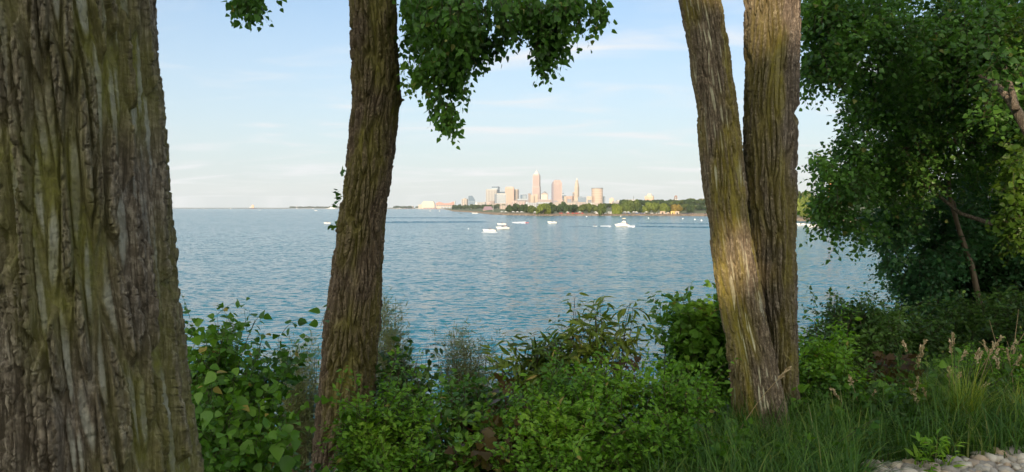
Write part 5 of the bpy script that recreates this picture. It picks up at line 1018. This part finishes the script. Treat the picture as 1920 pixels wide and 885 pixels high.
shrub('shrub', 'dark fine-leaved shrub reaching over the water beyond the light green one', [(1580,590,46,22,8.8,.4,.9),(1560,575,14,12,8.8,.15,.5),(1620,600,40,26,8.8,.4,.9),(1600,630,60,36,8.6,.5,1),(1650,620,50,40,8.8,.5,1),(1540,605,24,12,8.6,.2,.5),(1620,670,60,40,8.4,.4,1),(1530,640,34,20,8.4,.3,.6)], 560, T_OVAL, G['dark'], .055, TWB, 442, nleaf=11, twl=.24, per=3, base=(3.7, 8.7))
shrub('shrub', 'reddish-tinted broad-leaved bush between the light green shrub and the seeding grass', [(1625,700,30,30,6.9,.25,.8),(1665,690,26,26,6.9,.25,.7),(1660,740,50,40,6.7,.3,1),(1615,750,30,30,6.6,.25,.8)], 62, T_MAPLE, G['red'], .08, REDST, 443, nleaf=6, twl=.2, per=3, base=(3.1, 6.9))
shrub('shrub', 'low leafy bramble in shade under the reddish bush', [(1640,790,60,34,6.3,.3,1),(1550,800,40,26,6.1,.2,.8),(1590,820,36,20,5.9,.2,.7),(1700,770,50,40,6.5,.3,1),(1580,780,50,30,6.3,.3,.8),(1760,760,50,50,6.8,.4,.9)], 330, T_HEART, G['maple'], .07, TWG, 444, nleaf=6, twl=.2, per=3, base=(3.0, 6.5))
shrub('shrub', 'yellowish green small bush beside the gravel at the frame edge', [(1870,720,50,44,7.0,.35,1),(1850,690,26,26,7.0,.25,.7),(1905,740,40,50,6.8,.3,1),(1950,700,40,60,6.9,.3,.7)], 330, seed=445, base=(4.3, 7.0), tone=.45, **{**br, 'size': .036})
# ------------------------------------------------------------ grass
def blades(r, base, length, width, lean, T_seg=4, tone=None):
    n = len(base); az = r.random(n)*2*np.pi; d = np.stack([np.cos(az), np.sin(az), np.zeros(n)], -1); sd = np.stack([-np.sin(az), np.cos(az), np.zeros(n)], -1)
    k = T_seg+1; t = np.linspace(0, 1, k); c = lean[:, None]*t[None]**2
    pos = base[:, None]+d[:, None]*(c*length[:, None])[..., None]; pos[..., 2] += length[:, None]*(t[None]*(1-.45*lean[:, None]*t[None]))
    w_ = width[:, None]*(1-t[None]**1.6)*.5+.0004; L_ = pos-sd[:, None]*w_[..., None]; R_ = pos+sd[:, None]*w_[..., None]
    V = np.stack([L_, R_], 2).reshape(-1, 3); i, j = np.meshgrid(np.arange(n), np.arange(k-1), indexing='ij'); B = i*2*k+j*2
    Q = np.stack([B, B+1, B+3, B+2], -1).reshape(-1, 4); tn = r.random(n) if tone is None else tone
    return V, Q, np.repeat(tn, 2*k), pos
def grass_obj(name, V, Q, A, mat, parent=None): return link(name, np_mesh(name, V, quads=Q, attrs={'rnd': A}, smooth=True), mat, parent)
r = np.random.default_rng(71); B0 = []
def add_patch(px0, px1, y0, y1, n):
    Y = r.uniform(y0, y1, n); px = r.uniform(px0, px1, n); x = (px-CX)/F*Y; B0.extend([(a, b_, ground_z(a, b_)-.01) for a, b_ in zip(x, Y)])
add_patch(1340, 1615, 4.95, 6.1, 2700); add_patch(1620, 1990, 5.36, 6.15, 1500); add_patch(1200, 1400, 4.3, 5.2, 900); add_patch(1500, 1720, 5.9, 6.9, 1100); add_patch(1640, 1990, 6.05, 8.2, 2600); add_patch(1340, 1620, 4.0, 4.9, 1500)
B0 = np.array(B0); n = len(B0); V, Q, A, pos = blades(r, B0, r.uniform(.18, .55, n), r.uniform(.006, .014, n), r.uniform(.15, 1.1, n), tone=np.clip(r.beta(1.4, 3.2, n)+.02, 0, 1))
o = grass_obj('grass', V, Q, A, G['grass']); tag(o, 'lush green grass around the foot of the twin trunk', kind='stuff')
# ground cover in the shade everywhere
r = np.random.default_rng(72); n = 4200; gx_ = r.uniform(-4.5, 8.5, n); gy_ = r.uniform(2.8, 12.5, n); k = ~((gx_ > 2.1) & (gy_ < 6.0) & (gx_/gy_ > .42)) & ~((gx_ > .9) & (gx_ < 2.9) & (gy_ < 6.2)); gx_ = gx_[k]; gy_ = gy_[k]; n = len(gx_)
bp_ = np.array([(a, b_, ground_z(a, b_)+.02) for a, b_ in zip(gx_, gy_)]); LV = Leaves(); TB = Tubes(); dd = r.normal(size=(n, 3))*.5+np.array([0, 0, 1.])
twigs(r, LV, TB, bp_, dd, r.uniform(.1, .32, n), 7, .06, droop=.3); o = link('ground_cover', LV.mesh('ground_cover', T_HEART), G['maple']); tag(o, 'low leafy ground cover over the bank', kind='stuff')
# tall seeding grasses
def seed_clump(px, Yb, stems, label, nb=60, bl=.45, seed=1, py_top=None):
    r = np.random.default_rng(seed); x = xat(px, Yb); z = ground_z(x, Yb); o = empty('tall_grass', (x, Yb, z), label, 'grass clump', 'seeding grasses by the gravel')
    b0 = np.stack([x+r.normal(size=nb)*.07, Yb+r.normal(size=nb)*.07, np.full(nb, z-.01)], -1); V, Q, A, _ = blades(r, b0, r.uniform(.5, 1, nb)*bl, r.uniform(.005, .009, nb), r.uniform(.1, .8, nb)); grass_obj('blades', V, Q, A, G['sedge'], o)
    for tx, ty in stems:
        tip = np.array(P(tx, ty, Yb+r.normal()*.12)); f = b0[r.integers(nb)]; t = np.linspace(0, 1, 9); mid = f*.45+tip*.55; mid[0] = f[0]*.75+tip[0]*.25
        ln = ((1-t)**2)[:, None]*f+(2*t*(1-t))[:, None]*mid+(t**2)[:, None]*tip; TBs = Tubes(); TBs.add(ln[None], (np.linspace(.0042, .002, 9))[None], 4); st = link('stem', TBs.mesh('stem'), G['straw'] if r.random() < .5 else TWG, o)
        LV = Leaves(); m_ = 34; q = r.random(m_); dvec = unit((tip-ln[-3])[None])[0]; pp_ = tip-dvec*(q*.10)[:, None]+r.normal(size=(m_, 3))*.004; LV.add(pp_, dvec+r.normal(size=(m_, 3))*.35, r.normal(size=(m_, 3)), np.full(m_, .025), r.random(m_)); link('seed_head', LV.mesh('seed_head', T_OVAL), G['straw'], o)
    return o
seed_clump(1745, 6.6, [(1693,640),(1735,640),(1727,650),(1722,668)], 'seeding grass clump leaning left behind the gravel', seed=1)
seed_clump(1780, 6.5, [(1787,627),(1782,640),(1779,690),(1810,660),(1800,700)], 'upright seeding grass clump in the middle of the grasses', seed=2)
seed_clump(1830, 6.4, [(1878,633),(1864,645),(1872,655),(1836,655),(1840,662),(1850,720)], 'tallest seeding grass clump with splayed plume beside the sedge', seed=3, nb=80)
seed_clump(1758, 6.2, [(1722,710),(1728,722),(1716,740),(1708,732)], 'short arching straw-coloured grass clump in front of the others', seed=4, nb=40)
seed_clump(1890, 6.7, [(1905,640),(1888,655),(1845,640),(1915,668),(1870,672)], 'seeding grass clump nearest the bare dry branches', seed=9, nb=60)
seed_clump(1600, 6.2, [(1592,705),(1560,730),(1640,735)], 'thin seeding grass clump right of the twin trunk', seed=5, nb=70)
seed_clump(1350, 5.4, [(1480,690),(1300,770)], 'thin green seed stalks in front of the leaning stem', seed=6, nb=60, bl=.35)
r = np.random.default_rng(76); x = xat(1820, 6.05); z = ground_z(x, 6.05); o = empty('sedge_tuft', (x, 6.05, z), 'bright arching sedge tuft at the gravel edge', 'grass clump'); n = 260
V, Q, A, _ = blades(r, np.stack([x+r.normal(size=n)*.05, 6.05+r.normal(size=n)*.05, np.full(n, z-.01)], -1), r.uniform(.3, .75, n), r.uniform(.006, .010, n), r.uniform(.1, 1.0, n)); grass_obj('blades', V, Q, A, G['sedge'], o)
x = xat(1925, 6.1); z = ground_z(x, 6.1); o = empty('sedge_tuft', (x, 6.1, z), 'yellow-green sedge tuft cut by the frame edge', 'grass clump'); n = 120
V, Q, A, _ = blades(r, np.stack([x+r.normal(size=n)*.05, 6.1+r.normal(size=n)*.05, np.full(n, z-.01)], -1), r.uniform(.25, .55, n), r.uniform(.006, .010, n), r.uniform(.1, 1.0, n), tone=np.clip(r.random(n)+.3, 0, 1)); grass_obj('blades', V, Q, A, G['sedge'], o)
# narrow-leaved weed in front of the gravel
x = xat(1755, 5.2); z = ground_z(x, 5.2); o = empty('weed', (x, 5.2, z), 'narrow-leaved green weed growing out of the gravel', 'plant'); LV = Leaves(); TB = Tubes(); bb = np.array([[x+a, 5.2, z] for a in (-.1, -.03, .04, .1)]); twigs(r, LV, TB, bb, r.normal(size=(4, 3))*.15+np.array([0, 0, 1.]), .24, 26, .085, droop=0, spread=1.0, hang=-.2); link('foliage', LV.mesh('foliage', T_LANCE), G['bright'], o); link('stems', TB.mesh('stems'), TWG, o)
# bare dry stalks at the edge
o = empty('dry_stalks', (xat(1900, 7.4), 7.4, ground_z(xat(1900, 7.4), 7.4)), 'bare pale dry branches arching at the frame edge', 'dead branch'); tb = MB()
for a, b_, c in [((1900,740),(1875,670),(1855,600)),((1895,735),(1900,660),(1910,580)),((1930,740),(1905,690),(1888,640)),((1920,760),(1890,680),(1835,640)),((1890,700),(1905,650),(1935,600)),((1860,640),(1895,665),(1940,700))]: tb.tube([pw(*a, 7.4), pw(*b_, 7.4), pw(*c, 7.35)], [.006, .005, .002], 5)
tb.build('stalks', G['straw'], o)
# gravel strip
r = np.random.default_rng(81); pts = []; sz = []
for i in range(9000):
    px = r.uniform(1600, 2200); Y = r.uniform(3.4, 6.0); x = (px-CX)/F*Y; far = np.interp(px, [1600, 1640, 1780, 1840, 1920, 2200], [5.3, 5.42, 5.34, 5.42, 5.50, 5.7])+r.normal()*.05
    if Y > far or (px < 1640 and r.random() < .7): continue
    s = r.choice([.022, .034, .046, .062], p=[.35, .3, .22, .13]); pts.append((x, Y, ground_z(x, Y)+s*.3+r.random()*.035)); sz.append(s)
    if len(pts) >= 4200: break
rock_mesh('gravel', pts, sz, leaf_mat('pale_stone', [(.27,.25,.22),(.46,.43,.38),(.64,.59,.50),(.50,.38,.27),(.32,.31,.30)], 0, .85, .25), 'stuff', 'pale rounded stones in the gravel strip', sub=2, seed=82, flat=.72)

r = np.random.default_rng(91); n = 500; gx_ = r.uniform(-3, 6, n); gy_ = r.uniform(3.6, 7.5, n); LV = Leaves()
LV.add(np.array([(a, b_, ground_z(a, b_)+.03+.03*r.random()) for a, b_ in zip(gx_, gy_)]), r.normal(size=(n, 3))*np.array([1, 1, .2]), np.array([0, 0, 1.])+r.normal(size=(n, 3))*.4, r.uniform(.03, .07, n), r.random(n))
tag(link('leaf_litter', LV.mesh('leaf_litter', T_DELTA), leaf_mat('dead_leaf', [(.16,.10,.05),(.26,.17,.08),(.34,.25,.12)], .1, .9)), 'scattered dead leaves on the bank', kind='stuff')

shrub('shrub', 'small broad-leaved weeds among the grass in front of the twin trunk', [(1400,800,26,18,5.3,.15,.8),(1360,850,50,24,4.9,.2,.8),(1500,850,50,20,5.0,.2,.6),(1560,860,40,16,5.0,.2,.6)], 60, T_HEART, G['heart'], .05, TWG, 461, nleaf=6, twl=.16, per=2, base=(1.5, 5.1))

shrub('shrub', 'dark leafy weeds filling the shade between the seeding grasses and the gravel', [(1680,790,50,24,6.1,.25,1),(1740,800,50,24,6.1,.25,1),(1880,790,50,30,6.4,.25,1),(1640,740,40,26,6.8,.25,.8),(1900,750,40,30,6.8,.3,.8),(1800,730,60,24,7.0,.3,.8)], 330, T_OVAL, G['dark'], .055, TWG, 462, nleaf=9, twl=.2, per=3, base=(3.3, 6.4))
shrub('shrub', 'mid-green leafy weeds at the right foot of the straight stem', [(1530,770,34,30,6.4,.2,1),(1570,750,30,30,6.5,.2,1),(1520,730,20,30,6.6,.2,.8)], 150, T_OVAL, G['maple'], .05, TWG, 463, nleaf=8, twl=.18, per=3, base=(2.45, 6.5))
# ------------------------------------------------------------ trees behind the viewer that shade the bank
def shade_tree(x, y, ztop, rx, n, seed, label, zlo=12.0):
    r = np.random.default_rng(seed); o = empty('tree', (x, y, 9.9), label, 'tree'); tb = MB(); tb.tube([(x,y,9.8),(x+.1,y,13),(x,y+.1,ztop-2)], [.28,.22,.08], 10); tb.build('trunk', BK_S, o)
    d = unit(r.normal(size=(n, 3))); q = r.random(n)**.5; p = np.stack([x+d[:, 0]*q*rx, y+d[:, 1]*q*rx, (zlo+ztop)/2+d[:, 2]*q*(ztop-zlo)/2], -1)
    # openings through which low sun reaches the photographed patches
    s_ = np.array(SUND)
    for (tx, ty, tz, rad) in PATCHES:
        w_ = p-np.array([tx, ty, tz]); al = w_@s_; dist = np.linalg.norm(w_-al[:, None]*s_, axis=1); k = ~((dist < rad) & (al > 0)); p = p[k]; d = d[k]
    LV = Leaves(); n = len(p); LV.add(p, unit(d+r.normal(size=(n, 3))*.6), r.normal(size=(n, 3)), r.uniform(.22, .5, n), r.random(n)); link('foliage', LV.mesh('foliage', T_QUAD), G['cotton'], o)
PATCHES = []
def patch(px, py, Y, rad): p = P(px, py, Y); PATCHES.append((p.x, p.y, p.z, rad))
patch(1362, 470, 5.8, 0.34); patch(1368, 525, 5.8, 0.34); patch(1466, -14, 6.2, 0.62); patch(1480, 40, 6.2, 0.38); patch(1915, 370, 8.6, 0.50); patch(1905, 430, 8.8, 0.42); patch(1895, 190, 8.4, 0.50); patch(1910, 110, 9, 0.46)
for i, (x, y, zt, rx, n) in enumerate([(-7,-17,26,4.4,6000),(-1.5,-19,27,4.6,6000),(4,-17,26,4.6,6000),(9,-20,28,4.6,5500),(-12,-20,27,4.6,4500),(1,-26,31,5,5500),(-6,-27,30,5,5000),(7,-27,31,5,5000)]):
    shade_tree(x, y, zt, rx, int(n*1.4), 500+i, 'shade tree of the grove behind the viewpoint, number unseen in the view')
for o in list(COL.objects):
    if o.parent is None and str(o.get('label', '')).startswith('shade tree of'): o['label'] = 'leafy tree of the grove behind the viewpoint'; o['group'] = 'grove behind the viewpoint'
